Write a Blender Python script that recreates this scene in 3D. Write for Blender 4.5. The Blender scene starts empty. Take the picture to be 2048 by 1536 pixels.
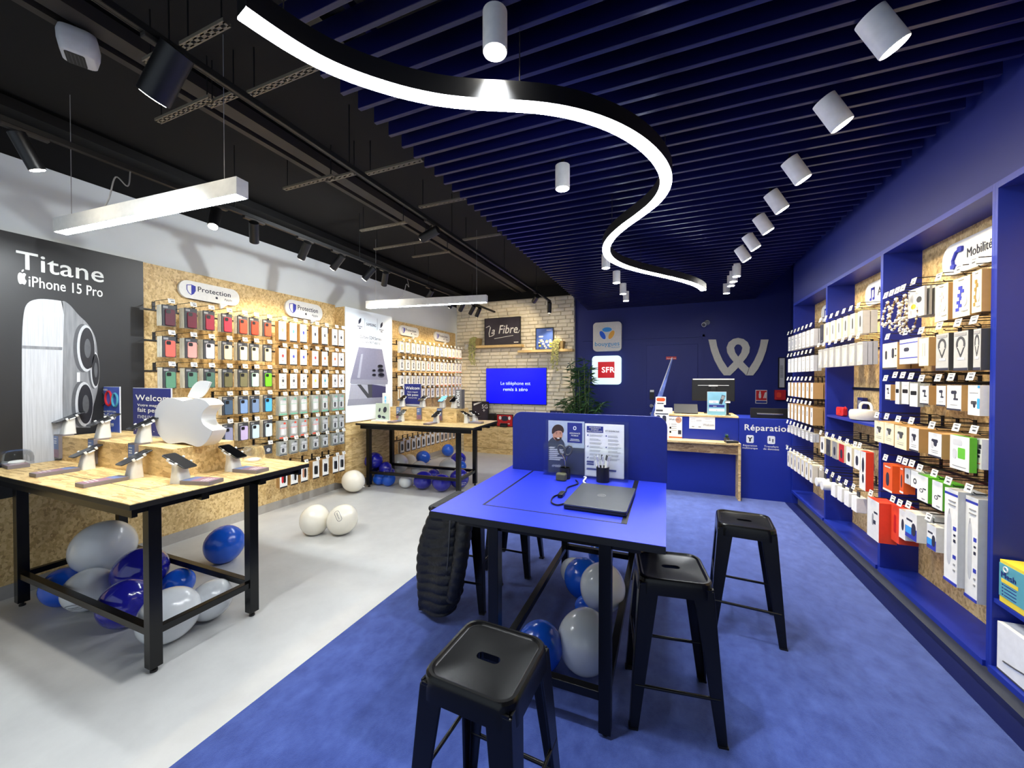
import bpy, math, random
from mathutils import Vector, Matrix
random.seed(7)
S = bpy.context.scene
COL = S.collection
PI = math.pi
R = math.radians

# ---------------------------------------------------------------- camera, world, exposure
EYE = Vector((0, 0, 1.6)); FPX = 763.5; YAW = R(22.066); PIT = R(-.6865)
cd = bpy.data.cameras.new('camera'); cam = bpy.data.objects.new('camera', cd); COL.objects.link(cam)
cd.sensor_width = 36; cd.lens = FPX / 2048 * 36; cd.clip_start = .05
cam.location = EYE; cam.rotation_euler = (PI / 2 + PIT, 0, YAW); S.camera = cam
W = bpy.data.worlds.new('world'); S.world = W; W.use_nodes = True
W.node_tree.nodes['Background'].inputs[0].default_value = (.75, .87, 1, 1)
W.node_tree.nodes['Background'].inputs[1].default_value = .20
S.view_settings.view_transform = 'Standard'; S.view_settings.look = 'None'
S.view_settings.exposure = 1.95; S.view_settings.gamma = 1
S.cycles.max_bounces = 7; S.cycles.transparent_max_bounces = 12
S.cycles.sample_clamp_indirect = 6
# strength of every lamp family of the shop
E_SNAKE, E_PEND, E_LENS = 27, 30, 30
W_DOWN, W_WALL, W_TRACK = 24, 14, 13
CW, WW, NW = (.93, .97, 1), (1, .82, .55), (1, .93, .82)

# ---------------------------------------------------------------- helpers
_f = Vector((-math.sin(YAW) * math.cos(PIT), math.cos(YAW) * math.cos(PIT), math.sin(PIT)))
_r = Vector((math.cos(YAW), math.sin(YAW), 0)); _u = _r.cross(_f)
def P(ax, val, px, py):
    """where the sight line of a photo pixel meets the plane ax = val of the room"""
    d = _f + _r * ((px - 1024) / FPX) + _u * ((768 - py) / FPX)
    i = 'XYZ'.index(ax)
    return EYE + d * ((val - EYE[i]) / d[i])

def lin(c):
    return tuple((v / 12.92 if v <= .04045 else ((v + .055) / 1.055) ** 2.4) for v in [x / 255 for x in c])

MATS = {}
def mat(name, rgb, rough=.5, metal=0, spec=.5, emit=0, ecol=None, coat=0, trans=0, alpha=1, var=.04, nscale=30, bump=0, srgb=True):
    if name in MATS: return MATS[name]
    m = bpy.data.materials.new(name); m.use_nodes = True; n = m.node_tree.nodes; l = m.node_tree.links
    b = n['Principled BSDF']; c = lin(rgb) if srgb else rgb
    b.inputs['Roughness'].default_value = rough; b.inputs['Metallic'].default_value = metal
    b.inputs['Specular IOR Level'].default_value = spec; b.inputs['Coat Weight'].default_value = coat
    b.inputs['Transmission Weight'].default_value = trans; b.inputs['Alpha'].default_value = alpha
    b.inputs['Base Color'].default_value = (*c, 1)
    if emit:
        b.inputs['Emission Color'].default_value = (*(ecol or c), 1); b.inputs['Emission Strength'].default_value = emit
    elif var or bump:
        t = n.new('ShaderNodeTexCoord'); z = n.new('ShaderNodeTexNoise'); z.inputs['Scale'].default_value = nscale; z.inputs['Detail'].default_value = 3
        l.new(t.outputs['Object'], z.inputs['Vector'])
        r = n.new('ShaderNodeValToRGB'); r.color_ramp.elements[0].position = .3; r.color_ramp.elements[1].position = .7
        r.color_ramp.elements[0].color = (*[v * (1 - var) for v in c], 1); r.color_ramp.elements[1].color = (*[min(1, v * (1 + var)) for v in c], 1)
        l.new(z.outputs['Fac'], r.inputs[0]); l.new(r.outputs[0], b.inputs['Base Color'])
        if bump:
            q = n.new('ShaderNodeBump'); q.inputs['Strength'].default_value = bump; q.inputs['Distance'].default_value = .01
            l.new(z.outputs['Fac'], q.inputs['Height']); l.new(q.outputs[0], b.inputs['Normal'])
    MATS[name] = m
    return m

def osb(name, dark=(.34, .20, .08), mid=(.62, .42, .17), light=(.80, .60, .29)):
    m = bpy.data.materials.new(name); m.use_nodes = True; n = m.node_tree.nodes; l = m.node_tree.links
    b = n['Principled BSDF']; b.inputs['Roughness'].default_value = .5
    t = n.new('ShaderNodeTexCoord'); cols = []
    for k, rot in enumerate(((.5, .3, .2), (-.7, .9, 1.1), (1.9, -.5, 2.2))):
        mp = n.new('ShaderNodeMapping'); mp.inputs['Rotation'].default_value = rot; mp.inputs['Scale'].default_value = (10, 58, 42)
        ns = n.new('ShaderNodeTexNoise'); ns.inputs['Scale'].default_value = 16
        mx = n.new('ShaderNodeMixRGB'); mx.inputs[0].default_value = .02; l.new(t.outputs['Object'], mx.inputs[1]); l.new(t.outputs['Object'], ns.inputs['Vector']); l.new(ns.outputs['Color'], mx.inputs[2])
        l.new(mx.outputs[0], mp.inputs['Vector'])
        v = n.new('ShaderNodeTexVoronoi'); v.inputs['Scale'].default_value = 1; l.new(mp.outputs[0], v.inputs['Vector'])
        s = n.new('ShaderNodeSeparateColor'); l.new(v.outputs['Color'], s.inputs[0]); cols.append((s, v))
    def mixv(fac, a, c):
        q = n.new('ShaderNodeMix'); l.new(fac, q.inputs[0]); l.new(a, q.inputs[2]); l.new(c, q.inputs[3]); return q.outputs[0]
    def step(k, e):
        q = n.new('ShaderNodeMath'); q.operation = 'GREATER_THAN'; q.inputs[1].default_value = e; l.new(cols[k][0].outputs[1], q.inputs[0]); return q.outputs[0]
    a = mixv(step(1, .45), cols[2][0].outputs[0], cols[1][0].outputs[0]); a = mixv(step(0, .55), a, cols[0][0].outputs[0])
    r = n.new('ShaderNodeValToRGB'); e = r.color_ramp.elements
    e[0].position = .0; e[0].color = (*dark, 1); e[1].position = 1; e[1].color = (*light, 1)
    q = e.new(.16); q.color = (*[(x + y) / 2 for x, y in zip(dark, mid)], 1); q = e.new(.42); q.color = (*mid, 1)
    fn = n.new('ShaderNodeTexNoise'); fn.inputs['Scale'].default_value = 90; fn.inputs['Detail'].default_value = 4; l.new(t.outputs['Object'], fn.inputs['Vector'])
    ad = n.new('ShaderNodeMath'); ad.operation = 'MULTIPLY_ADD'; ad.inputs[1].default_value = .7; l.new(fn.outputs['Fac'], ad.inputs[0])
    sb = n.new('ShaderNodeMath'); sb.operation = 'SUBTRACT'; sb.inputs[1].default_value = .20; l.new(a, sb.inputs[0]); l.new(sb.outputs[0], ad.inputs[2])
    l.new(ad.outputs[0], r.inputs[0]); l.new(r.outputs[0], b.inputs['Base Color'])
    bp = n.new('ShaderNodeBump'); bp.inputs['Strength'].default_value = .15; bp.inputs['Distance'].default_value = .004; l.new(ad.outputs[0], bp.inputs['Height']); l.new(bp.outputs[0], b.inputs['Normal'])
    MATS[name] = m
    return m

def patchy(name, c0, c1, rough, scale, detail, stretch=(1, 1, 1), bump=.0, fine=0, spec=.5, sheen=0):
    m = bpy.data.materials.new(name); m.use_nodes = True; n = m.node_tree.nodes; l = m.node_tree.links; b = n['Principled BSDF']
    b.inputs['Roughness'].default_value = rough; b.inputs['Specular IOR Level'].default_value = spec; b.inputs['Sheen Weight'].default_value = sheen
    t = n.new('ShaderNodeTexCoord'); mp = n.new('ShaderNodeMapping'); mp.inputs['Scale'].default_value = stretch; l.new(t.outputs['Object'], mp.inputs['Vector'])
    z = n.new('ShaderNodeTexNoise'); z.inputs['Scale'].default_value = scale; z.inputs['Detail'].default_value = detail; z.inputs['Roughness'].default_value = .65; z.inputs['Distortion'].default_value = .15
    l.new(mp.outputs[0], z.inputs['Vector']); r = n.new('ShaderNodeValToRGB'); r.color_ramp.elements[0].position = .32; r.color_ramp.elements[1].position = .68
    r.color_ramp.elements[0].color = (*c0, 1); r.color_ramp.elements[1].color = (*c1, 1); l.new(z.outputs['Fac'], r.inputs[0]); l.new(r.outputs[0], b.inputs['Base Color'])
    if bump:
        f = n.new('ShaderNodeTexNoise'); f.inputs['Scale'].default_value = fine or scale * 10; f.inputs['Detail'].default_value = 2; l.new(t.outputs['Object'], f.inputs['Vector'])
        q = n.new('ShaderNodeBump'); q.inputs['Strength'].default_value = bump; q.inputs['Distance'].default_value = .005; l.new(f.outputs['Fac'], q.inputs['Height']); l.new(q.outputs[0], b.inputs['Normal'])
    MATS[name] = m
    return m

_TXT = {}
def textmesh(s, size, bold, shear=0):
    k = (s, size, bold, shear)
    if k not in _TXT:
        c = bpy.data.curves.new('t', 'FONT'); c.body = s; c.size = size; c.shear = shear; c.resolution_u = 3; c.space_character = 1 + bold * 4
        o = bpy.data.objects.new('t', c); me = bpy.data.meshes.new_from_object(o)
        v = [tuple(x.co[:2]) for x in me.vertices]; f = [tuple(p.vertices) for p in me.polygons]
        bpy.data.objects.remove(o); bpy.data.meshes.remove(me); bpy.data.curves.remove(c)
        _TXT[k] = (v, f)
    return _TXT[k]

def rr(w, h, r, n=5, cx=0, cz=0):
    """outline of a rounded rectangle"""
    o = []
    for sx, sz, a0 in ((1, 1, 0), (-1, 1, 90), (-1, -1, 180), (1, -1, 270)):
        for i in range(n + 1):
            a = R(a0 + 90 * i / n); o.append((cx + sx * (w / 2 - r) + r * math.cos(a), cz + sz * (h / 2 - r) + r * math.sin(a)))
    return o
def ell(rx, rz, n=24, cx=0, cz=0, rot=0):
    c, s = math.cos(rot), math.sin(rot)
    return [(cx + c * rx * math.cos(a) - s * rz * math.sin(a), cz + s * rx * math.cos(a) + c * rz * math.sin(a)) for a in [2 * PI * i / n for i in range(n)]]
def spline(pts, n=6):
    """Catmull-Rom through the points"""
    p = [Vector(q) for q in pts]; o = []
    for i in range(len(p) - 1):
        a, b, c, d = p[max(i - 1, 0)], p[i], p[i + 1], p[min(i + 2, len(p) - 1)]
        for k in range(n):
            t = k / n; o.append(.5 * (2 * b + (c - a) * t + (2 * a - 5 * b + 4 * c - d) * t * t + (3 * b - a - 3 * c + d) * t ** 3))
    return o + [p[-1]]

class MB:
    """collects shapes that become ONE mesh object"""
    def __init__(s): s.v, s.f, s.m = [], [], []
    def add(s, vs, fs, mi=0):
        b = len(s.v); s.v += [tuple(v) for v in vs]; s.f += [tuple(b + i for i in f) for f in fs]; s.m += [mi] * len(fs); return s
    def box(s, x0, x1, y0, y1, z0, z1, mi=0):
        v = [(x, y, z) for z in (z0, z1) for y in (y0, y1) for x in (x0, x1)]
        return s.add(v, [(0, 2, 3, 1), (4, 5, 7, 6), (0, 1, 5, 4), (1, 3, 7, 5), (3, 2, 6, 7), (2, 0, 4, 6)], mi)
    def plate(s, pts, y0, y1, mi=0):
        """outline in x, z pushed out from y0 (back) to y1 (front, the smaller)"""
        n = len(pts); v = [(x, y0, z) for x, z in pts] + [(x, y1, z) for x, z in pts]
        return s.add(v, [tuple(range(n - 1, -1, -1)), tuple(range(n, 2 * n))] + [(i, (i + 1) % n, n + (i + 1) % n, n + i) for i in range(n)], mi)
    def slab(s, pts, z0, z1, mi=0):
        n = len(pts); v = [(x, y, z0) for x, y in pts] + [(x, y, z1) for x, y in pts]
        return s.add(v, [tuple(range(n - 1, -1, -1)), tuple(range(n, 2 * n))] + [(i, (i + 1) % n, n + (i + 1) % n, n + i) for i in range(n)], mi)
    def loft(s, rings, mi=0, cap=True, closed=False):
        n = len(rings[0]); b = [p for r in rings for p in r]; f = []; k = len(rings)
        for j in range(k if closed else k - 1):
            j2 = (j + 1) % k
            f += [(j * n + i, j * n + (i + 1) % n, j2 * n + (i + 1) % n, j2 * n + i) for i in range(n)]
        if cap and not closed: f += [tuple(range(n - 1, -1, -1)), tuple((k - 1) * n + i for i in range(n))]
        return s.add(b, f, mi)
    def tube(s, pts, r, n=8, mi=0, closed=False):
        pts = [Vector(p) for p in pts]; rings = []; up = None; k = len(pts)
        for i, p in enumerate(pts):
            a = pts[(i - 1) % k] if closed or i else p; c = pts[(i + 1) % k] if closed or i < k - 1 else p
            t = (c - a).normalized()
            if up is None: up = Vector((0, 0, 1)) if abs(t.z) < .9 else Vector((1, 0, 0))
            x = t.cross(up).normalized(); y = x.cross(t).normalized(); up = y
            q = r[i] if isinstance(r, (list, tuple)) else r
            rings.append([p + x * q * math.cos(2 * PI * j / n) + y * q * math.sin(2 * PI * j / n) for j in range(n)])
        return s.loft(rings, mi, closed=closed)
    def sweep(s, pts, prof, mi=0, side=None):
        """a flat-lying path with a cross-section in (sideways, up)"""
        pts = [Vector(p) for p in pts]; rings = []
        for i, p in enumerate(pts):
            t = (pts[min(i + 1, len(pts) - 1)] - pts[max(i - 1, 0)]); t.z = 0; t.normalize(); x = Vector((t.y, -t.x, 0))
            rings.append([p + x * a + Vector((0, 0, b)) for a, b in prof])
        return s.loft(rings, mi)
    def cyl(s, a, b, r0, r1=None, n=20, mi=0): return s.tube([a, b], [r0, r0 if r1 is None else r1], n, mi)
    def lathe(s, prof, n=24, mi=0, c=(0, 0, 0)):
        return s.loft([[(c[0] + r * math.cos(2 * PI * i / n), c[1] + r * math.sin(2 * PI * i / n), c[2] + z) for i in range(n)] for r, z in prof], mi)
    def text(s, t, x, z, size, y=0, mi=0, bold=0, align='l', wmax=None, shear=0, th=.0012):
        v, f = textmesh(t, size, bold, shear)
        if not v: return s
        x0 = min(p[0] for p in v); x1 = max(p[0] for p in v); k = 1 if not wmax else wmax / (x1 - x0)
        o = x - x0 * k - (x1 - x0) * k * {'l': 0, 'c': .5, 'r': 1}[align]
        q = bold * size * 1.15
        for i, (dx, dz) in enumerate(((-q, 0), (q, 0), (0, -q * .7), (0, q * .7), (0, 0)) if bold else ((0, 0),)): s.add([(o + p[0] * k + dx, y - th - i * .0003, z + p[1] + dz) for p in v], f, mi)
        return s
    def sphere(s, c, r, n=16, mi=0, sc=(1, 1, 1)):
        return s.lathe_at(c, [(max(r * math.sin(PI * i / n), 1e-4), -r * math.cos(PI * i / n)) for i in range(n + 1)], n * 2, mi, sc)
    def lathe_at(s, c, prof, n, mi=0, sc=(1, 1, 1), rot=None):
        rot = rot or Matrix.Identity(3)
        return s.loft([[Vector(c) + rot @ Vector((sc[0] * r * math.cos(2 * PI * i / n), sc[1] * r * math.sin(2 * PI * i / n), sc[2] * z)) for i in range(n)] for r, z in prof], mi)
    def xf(s, m): s.v = [tuple(m @ Vector(v)) for v in s.v]; return s
    def build(s, name, mats, parent=None, bevel=0, smooth=None, world=False, seg=2, origin=None):
        me = bpy.data.meshes.new(name); vs = s.v
        mats = mats if isinstance(mats, (list, tuple)) else [mats]
        o = bpy.data.objects.new(name, me); COL.objects.link(o)
        if parent is None:
            lo = [min(v[i] for v in vs) for i in range(3)]; hi = [max(v[i] for v in vs) for i in range(3)]
            c = Vector(origin) if origin else Vector(((lo[0] + hi[0]) / 2, (lo[1] + hi[1]) / 2, lo[2]))
            vs = [(v[0] - c.x, v[1] - c.y, v[2] - c.z) for v in vs]; o.location = c
        else:
            o.parent = parent
            if world:
                q = parent; ch = Matrix.Identity(4)
                while q: ch = q.matrix_basis @ ch; q = q.parent
                inv = ch.inverted(); vs = [tuple(inv @ Vector(v)) for v in vs]
        me.from_pydata(vs, [], s.f); me.polygons.foreach_set('material_index', s.m)
        for m in mats: me.materials.append(MATS[m] if isinstance(m, str) else m)
        if smooth is not None:
            me.polygons.foreach_set('use_smooth', [True] * len(me.polygons)); me.set_sharp_from_angle(angle=R(smooth))
        me.update()
        if bevel:
            b = o.modifiers.new('bevel', 'BEVEL'); b.width = bevel; b.segments = seg; b.limit_method = 'ANGLE'; b.angle_limit = R(40); b.harden_normals = False
        return o

def tag(o, label, cat, group=None, kind=None):
    o['label'] = label; o['category'] = cat
    if group: o['group'] = group
    if kind: o['kind'] = kind
    return o
def thing(name, label, cat, loc=(0, 0, 0), rz=0, group=None):
    o = bpy.data.objects.new(name, None); COL.objects.link(o); o.location = loc; o.rotation_euler = (0, 0, rz); o.empty_display_size = .05
    return tag(o, label, cat, group)
def struct(o): o['kind'] = 'structure'; return o
def dup(o, loc=None, rz=None, parent=None, label=None, group=None):
    c = o.copy(); COL.objects.link(c)
    if parent is not None: c.parent = parent
    if loc is not None: c.location = loc
    if rz is not None: c.rotation_euler = (0, 0, rz)
    if label: c['label'] = label
    if group: c['group'] = group
    for k in list(o.children): dup(k, parent=c)
    return c
def lamp(kind, parent, loc, aim, power, col, size=.05, angle=60, blend=.6):
    d = bpy.data.lights.new('lamp_light', kind); d.energy = power; d.color = col; d.shadow_soft_size = size
    if kind == 'SPOT': d.spot_size = R(angle); d.spot_blend = blend
    o = bpy.data.objects.new('lamp_light', d); COL.objects.link(o); o.location = loc
    o.rotation_euler = (Vector(aim) - Vector(loc)).to_track_quat('-Z', 'Y').to_euler()
    o.parent = parent
    if parent: o.matrix_parent_inverse = parent.matrix_basis.inverted()
    return o
ORD = 'first second third fourth fifth sixth seventh eighth ninth tenth eleventh twelfth thirteenth fourteenth fifteenth sixteenth seventeenth eighteenth nineteenth twentieth'.split()

# ---------------------------------------------------------------- materials
osb('osb'); osb('osb_dark', (.16, .09, .04), (.33, .20, .09), (.48, .33, .16))
BLUE = (20, 42, 148)
mat('blue', BLUE, .42, var=.02); mat('blue_divider_shaded', (15, 31, 116), .4); mat('blue_wall', (14, 30, 112), .55, var=.03, nscale=3); mat('blue_top', (36, 52, 190), .38, var=.015); mat('blue_slat', (12, 15, 72), .3, var=.02)
mat('blue_dark', (18, 26, 84), .5)
patchy('carpet', (.024, .050, .235), (.062, .108, .385), .95, 13, 15, (1, .7, 1), .45, 420, .1, .4)
patchy('vinyl', (.52, .52, .51), (.60, .60, .585), .42, 3, 6, (1, 1, 1), .03, 120)
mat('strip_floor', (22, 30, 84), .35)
mat('white_wall', (226, 232, 234), .8, var=.015, nscale=4); mat('black_ceiling', (2, 2, 2), .9, var=.25, nscale=2); mat('dark_metal', (14, 14, 15), .5); mat('gray_steel', (52, 48, 45), .55, metal=.2)
mat('tan_deck', (96, 88, 70), .7); mat('black', (16, 16, 17), .42); mat('black_gloss', (8, 8, 10), .12); mat('black_metal', (13, 13, 14), .27, metal=.3, bump=.03, nscale=200)
mat('white', (236, 236, 232), .45); mat('white_gloss', (236, 238, 240), .2); mat('cream', (232, 224, 200), .6); mat('paper', (240, 240, 238), .7); mat('gray', (150, 150, 150), .5); mat('lgray', (196, 198, 202), .5); mat('dgray', (66, 68, 72), .5)
mat('kraft', (186, 146, 92), .75); mat('card', (232, 226, 210), .7); mat('red', (196, 30, 36), .45); mat('orange', (232, 92, 36), .5); mat('redorange', (232, 70, 44), .5); mat('green', (98, 186, 52), .5); mat('teal', (70, 150, 170), .5); mat('yellow', (232, 206, 60), .5)
mat('steel', (180, 182, 186), .25, metal=1, var=.02); mat('plinth', (140, 140, 142), .45, metal=.2)
mat('baseboard', (170, 166, 160), .6); mat('clear', (235, 245, 245), .05, trans=1, var=0, alpha=.35); mat('clear_pack', (200, 208, 206), .2, alpha=.45, var=0)
mat('green_print', (110, 190, 160), .4, alpha=.8, var=0); mat('wood_light', (222, 190, 130), .5, var=.08)
mat('ink', (40, 42, 60), .6); mat('ink_blue', (44, 56, 170), .6); mat('navy', (38, 48, 128), .5); mat('navy_deep', (28, 36, 110), .5)
mat('logo_cream', (208, 206, 196), .6); mat('skin', (196, 142, 112), .6); mat('hair', (58, 40, 30), .7); mat('grey_base', (120, 112, 112), .5)
mat('screen', (10, 10, 12), .1); mat('lens', (255, 244, 220), emit=E_LENS, ecol=(1, .88, .68)); mat('lens_c', (255, 255, 255), emit=E_LENS, ecol=(1, .97, .9)); mat('snake_light', (255, 255, 255), emit=E_SNAKE, ecol=CW)
mat('pend_light', (255, 255, 255), emit=E_PEND, ecol=(.9, .96, 1)); mat('tv_blue', (0, 0, 255), .2, emit=.30, ecol=(.002, .004, .82)); mat('sign_lit', (235, 250, 252),   .3, emit=.2, ecol=(.72, .95, 1)); mat('leaf', (56, 92, 46), .5, var=.3, nscale=12); mat('stem', (96, 110, 58), .6)
mat('wicker', (150, 128, 84), .8, bump=.6, nscale=60)
# ---------------------------------------------------------------- the setting
XL, XR, YB = -4.45, 1.5, 7.8
MB().box(-4.6, -1.89, -2.5, 8, -.05, 0).build('floor', 'vinyl')['kind'] = 'structure'
b = MB().box(-1.89, 1.426, -2.5, 8, -.05, .004); struct(b.build('floor_carpet', 'carpet'))
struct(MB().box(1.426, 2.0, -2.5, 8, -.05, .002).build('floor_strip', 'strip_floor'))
struct(MB().box(-4.65, -4.5, -2.5, 8, 0, 3.25).build('wall_left', 'white_wall'))
struct(MB().box(-4.75, -4.52, -2.5, 8, 3.25, 3.75).build('trim_1', 'black_ceiling'))
b = MB()
for i in range(60):
    y = -2.5 + i * .18; b.box(-1.7, 2.1, y, y + .09, 3.55, 3.6); b.box(-1.7, 2.1, y + .09, y + .18, 3.6, 3.65)
b.box(-4.7, -1.7, -2.5, 8.3, 3.58, 3.65); struct(b.build('ceiling', 'black_ceiling'))
struct(MB().box(-4.6, 2.0, YB, YB + .12, 0, 3.6).build('wall_back', 'blue_wall'))
struct(MB().box(1.95, 2.05, -2.5, 8, 0, 3.6).build('wall_right', 'blue_wall'))
struct(MB().box(XR, XR + .04, -1.2, 5.9, 2.57, 3.6).build('wall_fascia', 'blue_wall'))
# painted brick wall: one relief of rough bricks over a pale backing
b = MB(); random.seed(3); x0, x1 = -4.5, -1.75; z = 0; row = 0
b.box(x0, x1, 7.722, YB - .001, 0, 3.33, 1)
while z < 3.3:
    h = .0695; x = x0 - (row % 2) * .11 - .04 * (row % 3)
    while x < x1:
        w = .2 + random.random() * .07; a, c = max(x, x0), min(x + w - .011, x1)
        if c - a > .02:
            d = 7.708 - random.random() * .026; j = lambda: random.uniform(-.004, .004)
            v = [(a + j(), 7.725, z + j()), (c + j(), 7.725, z + j()), (c + j(), 7.725, z + h + j()), (a + j(), 7.725, z + h + j())]
            g = [(p[0] + .006 * (1 if i in (0, 3) else -1), d + j(), p[2] + .006 * (1 if i < 2 else -1)) for i, p in enumerate(v)]
            b.add(v + g, [(4, 5, 6, 7), (0, 1, 5, 4), (1, 2, 6, 5), (2, 3, 7, 6), (3, 0, 4, 7)])
        x += w
    z += .079; row += 1
mat('brick_paint', (234, 226, 206), .75, var=.08, nscale=9, bump=.35)
struct(b.build('wall_brick', ['brick_paint', mat('mortar', (205, 196, 176), .9)]))
struct(MB().box(-4.5, -1.49, 7.74, YB - .002, 3.335, 3.6).build('trim_3', 'black_ceiling'))
# door in the blue wall
b = MB(); b.box(-.43, .60, YB - .03, YB, 0, 2.33); struct(b.build('door_1_frame', 'blue_wall'))
dr = struct(MB().box(-.36, .525, YB - .045, YB - .028, .01, 2.25).build('door_1', 'blue_wall', bevel=.004))
b = MB(); b.box(-.30, -.22, YB - .075, YB - .045, 1.22, 1.40, 0); b.box(-.295, -.225, YB - .08, YB - .07, 1.36, 1.40, 1); b.build('keypad_lock', ['black', 'white'], dr, world=True)
b = MB(); b.cyl((-.27, YB - .04, 1.10), (-.27, YB - .11, 1.10), .03); b.tube([(-.27, YB - .11, 1.10), (-.14, YB - .12, 1.08)], .012); b.cyl((-.27, YB - .04, .95), (-.27, YB - .07, .95), .025); b.build('door_handle', 'gray', dr, world=True, smooth=40)
b = MB().plate(rr(.18, .055, .004, cx=.075, cz=2.0), YB - .045, YB - .05); b.text('Accès privé', .075, 1.985, .034, YB - .05, 1, align='c'); b.build('notice', ['red', 'white'], dr, world=True)
b = MB(); b.box(.60, .64, YB - .02, YB, 0, 2.42); b.box(-1.6, .64, YB - .02, YB, 2.38, 2.42); struct(b.build('trim_2', 'blue_wall'))
# OSB lining of the left wall, with its floor skirting
struct(MB().box(-4.5, XL, -.5, 7.72, .0, .10).build('baseboard_left', 'baseboard'))
for n, (a, c, t) in enumerate(((-.4, 4.17, 2.675), (5.05, 7.56, 2.64))):
    o = MB().box(-4.5, XL, a, c, .10, t).build('osb_wall_panel', 'osb', bevel=.002)
    tag(o, ('tall pale osb board lining the white wall behind the colourful phone cases', 'osb board lining the white wall between the tall phone totem and the brick wall')[n], 'wall panel', 'osb boards on the white wall')
# ---------------------------------------------------------------- ceiling: blue slats, void, lamps
b = MB().box(-1.45, 1.47, .02 - 1.6, .04 - 1.6, 3.0, 3.10)
zs = 3.0; n = 0; y = 1.441 - 24 * .1165; proto = None
SLAT_LAB = 'blue slat of the open ceiling above the carpet'
while y < 7.75:
    if proto is None:
        proto = MB().box(-1.487, 1.42, -.011, .011, 0, .10).build('ceiling_slat', 'blue_slat', bevel=.002, origin=(0, 0, 0)); proto.location = (0, y, zs)
        tag(proto, SLAT_LAB, 'ceiling slat', 'parallel blue slats of the open ceiling')
    elif y > .25: dup(proto, (0, y, zs))
    y += .1165
proto.location.y = y
for i, x in enumerate((-1.2, -.55, .1, .75, 1.3)):
    o = MB().box(x - .015, x + .015, .2, 7.78, 3.10, 3.14).build('slat_carrier', 'blue_slat'); tag(o, 'thin blue carrier bar running lengthwise above the ceiling slats', 'ceiling bar', 'carrier bars above the slats')
for i in range(5):
    y = .5 + i * 1.5
    o = MB().box(-1.48, 1.4, y, y + .35, 3.42, 3.50).build('deck_plank', 'tan_deck'); tag(o, 'pale plank lying high above the blue ceiling slats', 'ceiling plank', 'planks above the slats')
# steel purlins and perforated struts of the black void
for i, (x, w) in enumerate(((-2.84, .06), (-2.98, .025), (-4.30, .10), (-1.72, .05))):
    o = MB().box(x - w, x + w, .0, 7.7, 3.47, 3.545); o = o.build('steel_purlin', 'gray_steel' if i < 2 else 'dark_metal')
    tag(o, ('broad grey steel beam along the black ceiling', 'narrow grey steel rail beside the broad ceiling beam', 'black steel beam over the top of the white wall', 'dark steel beam beside the blue slat edge')[i], 'ceiling beam')
def strut(x0, x1, y, z, lab):
    b = MB(); n = max(2, int((x1 - x0) / .05)); w = .013; L = (x1 - x0) / n
    for s in (-1, 1):
        b.box(x0, x1, y + s * w - .006, y + s * w + .006, z - .003, z); b.box(x0, x1, y + s * (w + .005) - .001, y + s * (w + .005) + .001, z, z + .014)
    for k in range(n + 1):
        x = x0 + k * L; b.box(max(x0, x - .015), min(x1, x + .015), y - w, y + w, z - .003, z)
    t = tag(b.build('perforated_strut', 'strut_tan'), lab, 'ceiling strut', 'perforated struts under the black ceiling')
    for x in (x0 + .04, x1 - .04): MB().cyl((x, y, z + .01), (x, y, 3.57), .004, n=6).build('hanger_rod', 'dark_metal', t, world=True)
mat('strut_tan', (128, 120, 104), .5, metal=.2)
for i, (p, q, z) in enumerate((((360, 90), (460, 52), 3.3), ((492, 185), (640, 140), 3.3), ((308, 240), (430, 202), 3.3), ((412, 210), (480, 190), 3.3), ((290, 125), (330, 108), 3.3), ((570, 380), (668, 352), 3.3),
                            ((655, 362), (715, 345), 3.3), ((727, 345), (850, 325), 3.3), ((722, 463), (812, 445), 3.3), ((835, 413), (935, 400), 3.3), ((745, 498), (860, 484), 3.3), ((825, 515), (900, 504), 3.3), ((925, 480), (1003, 470), 3.3))):
    a = P('Z', z, *p); c = P('Z', z, *q)
    strut(a.x, max(c.x, a.x + .25), (a.y + c.y) / 2, z, f'perforated steel strut under the black ceiling, {ORD[i]} away from the white projector')
# lighting tracks
def track(x, z, y0, y1, lab):
    b = MB().box(x - .017, x + .017, y0, y1, z, z + .03); r = tag(b.build('lighting_track', 'dark_metal'), lab, 'lighting track')
    y = y0 + .5
    while y < y1: MB().cyl((x, y, z + .03), (x, y, 3.55), .004, n=6).build('hanger_rod', 'dark_metal', r, world=True); y += 1.4
    for s in (-1, 1): MB().box(x + s * .012 - .002, x + s * .012 + .002, y0, y1, z - .002, z).build('contact_strip', 'gray_steel', r, world=True)
XA, ZA, XB, ZB = -3.35, 3.0, -2.1, 3.1
track(XA, ZA, .2, 7.3, 'black lighting track nearest the white wall'); track(XB, ZB, .2, 7.15, 'black lighting track beside the blue slat ceiling')
def head(x, y, z, aim, lab, L=.19, r=.037, lit=True, power=None, col=WW, angle=62, swing=.0):
    t = thing('track_spotlight', lab, 'spotlight', (x, y, z), 0, 'black spotlights on the ceiling tracks')
    d = (Vector(aim) - Vector((x, y, z - .1))).normalized(); c = Vector((x, y, z - .10)) + Vector((0, 0, 0))
    MB().box(x - .018, x + .018, y - .09, y + .09, z - .022, z).build('track_adapter', 'gray_steel', t, world=True, bevel=.004)
    MB().cyl((x, y, z - .02), c, .008, n=8).build('swivel_arm', 'dark_metal', t, world=True)
    a, e = c - d * L * .42, c + d * L * .58
    b = MB().tube([a, a + d * .003, e - d * .001, e], [r * .9, r, r, r * .96], 24); b.build('housing', 'black', t, world=True, smooth=40)
    MB().cyl(e - d * .012, e + d * .002, r * .86, n=24).build('lens', 'lens' if lit else 'black_gloss', t, world=True)
    if lit: lamp('SPOT', t, e + d * .02, Vector(aim), power or W_TRACK, col, .03, angle)
    return t
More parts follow.
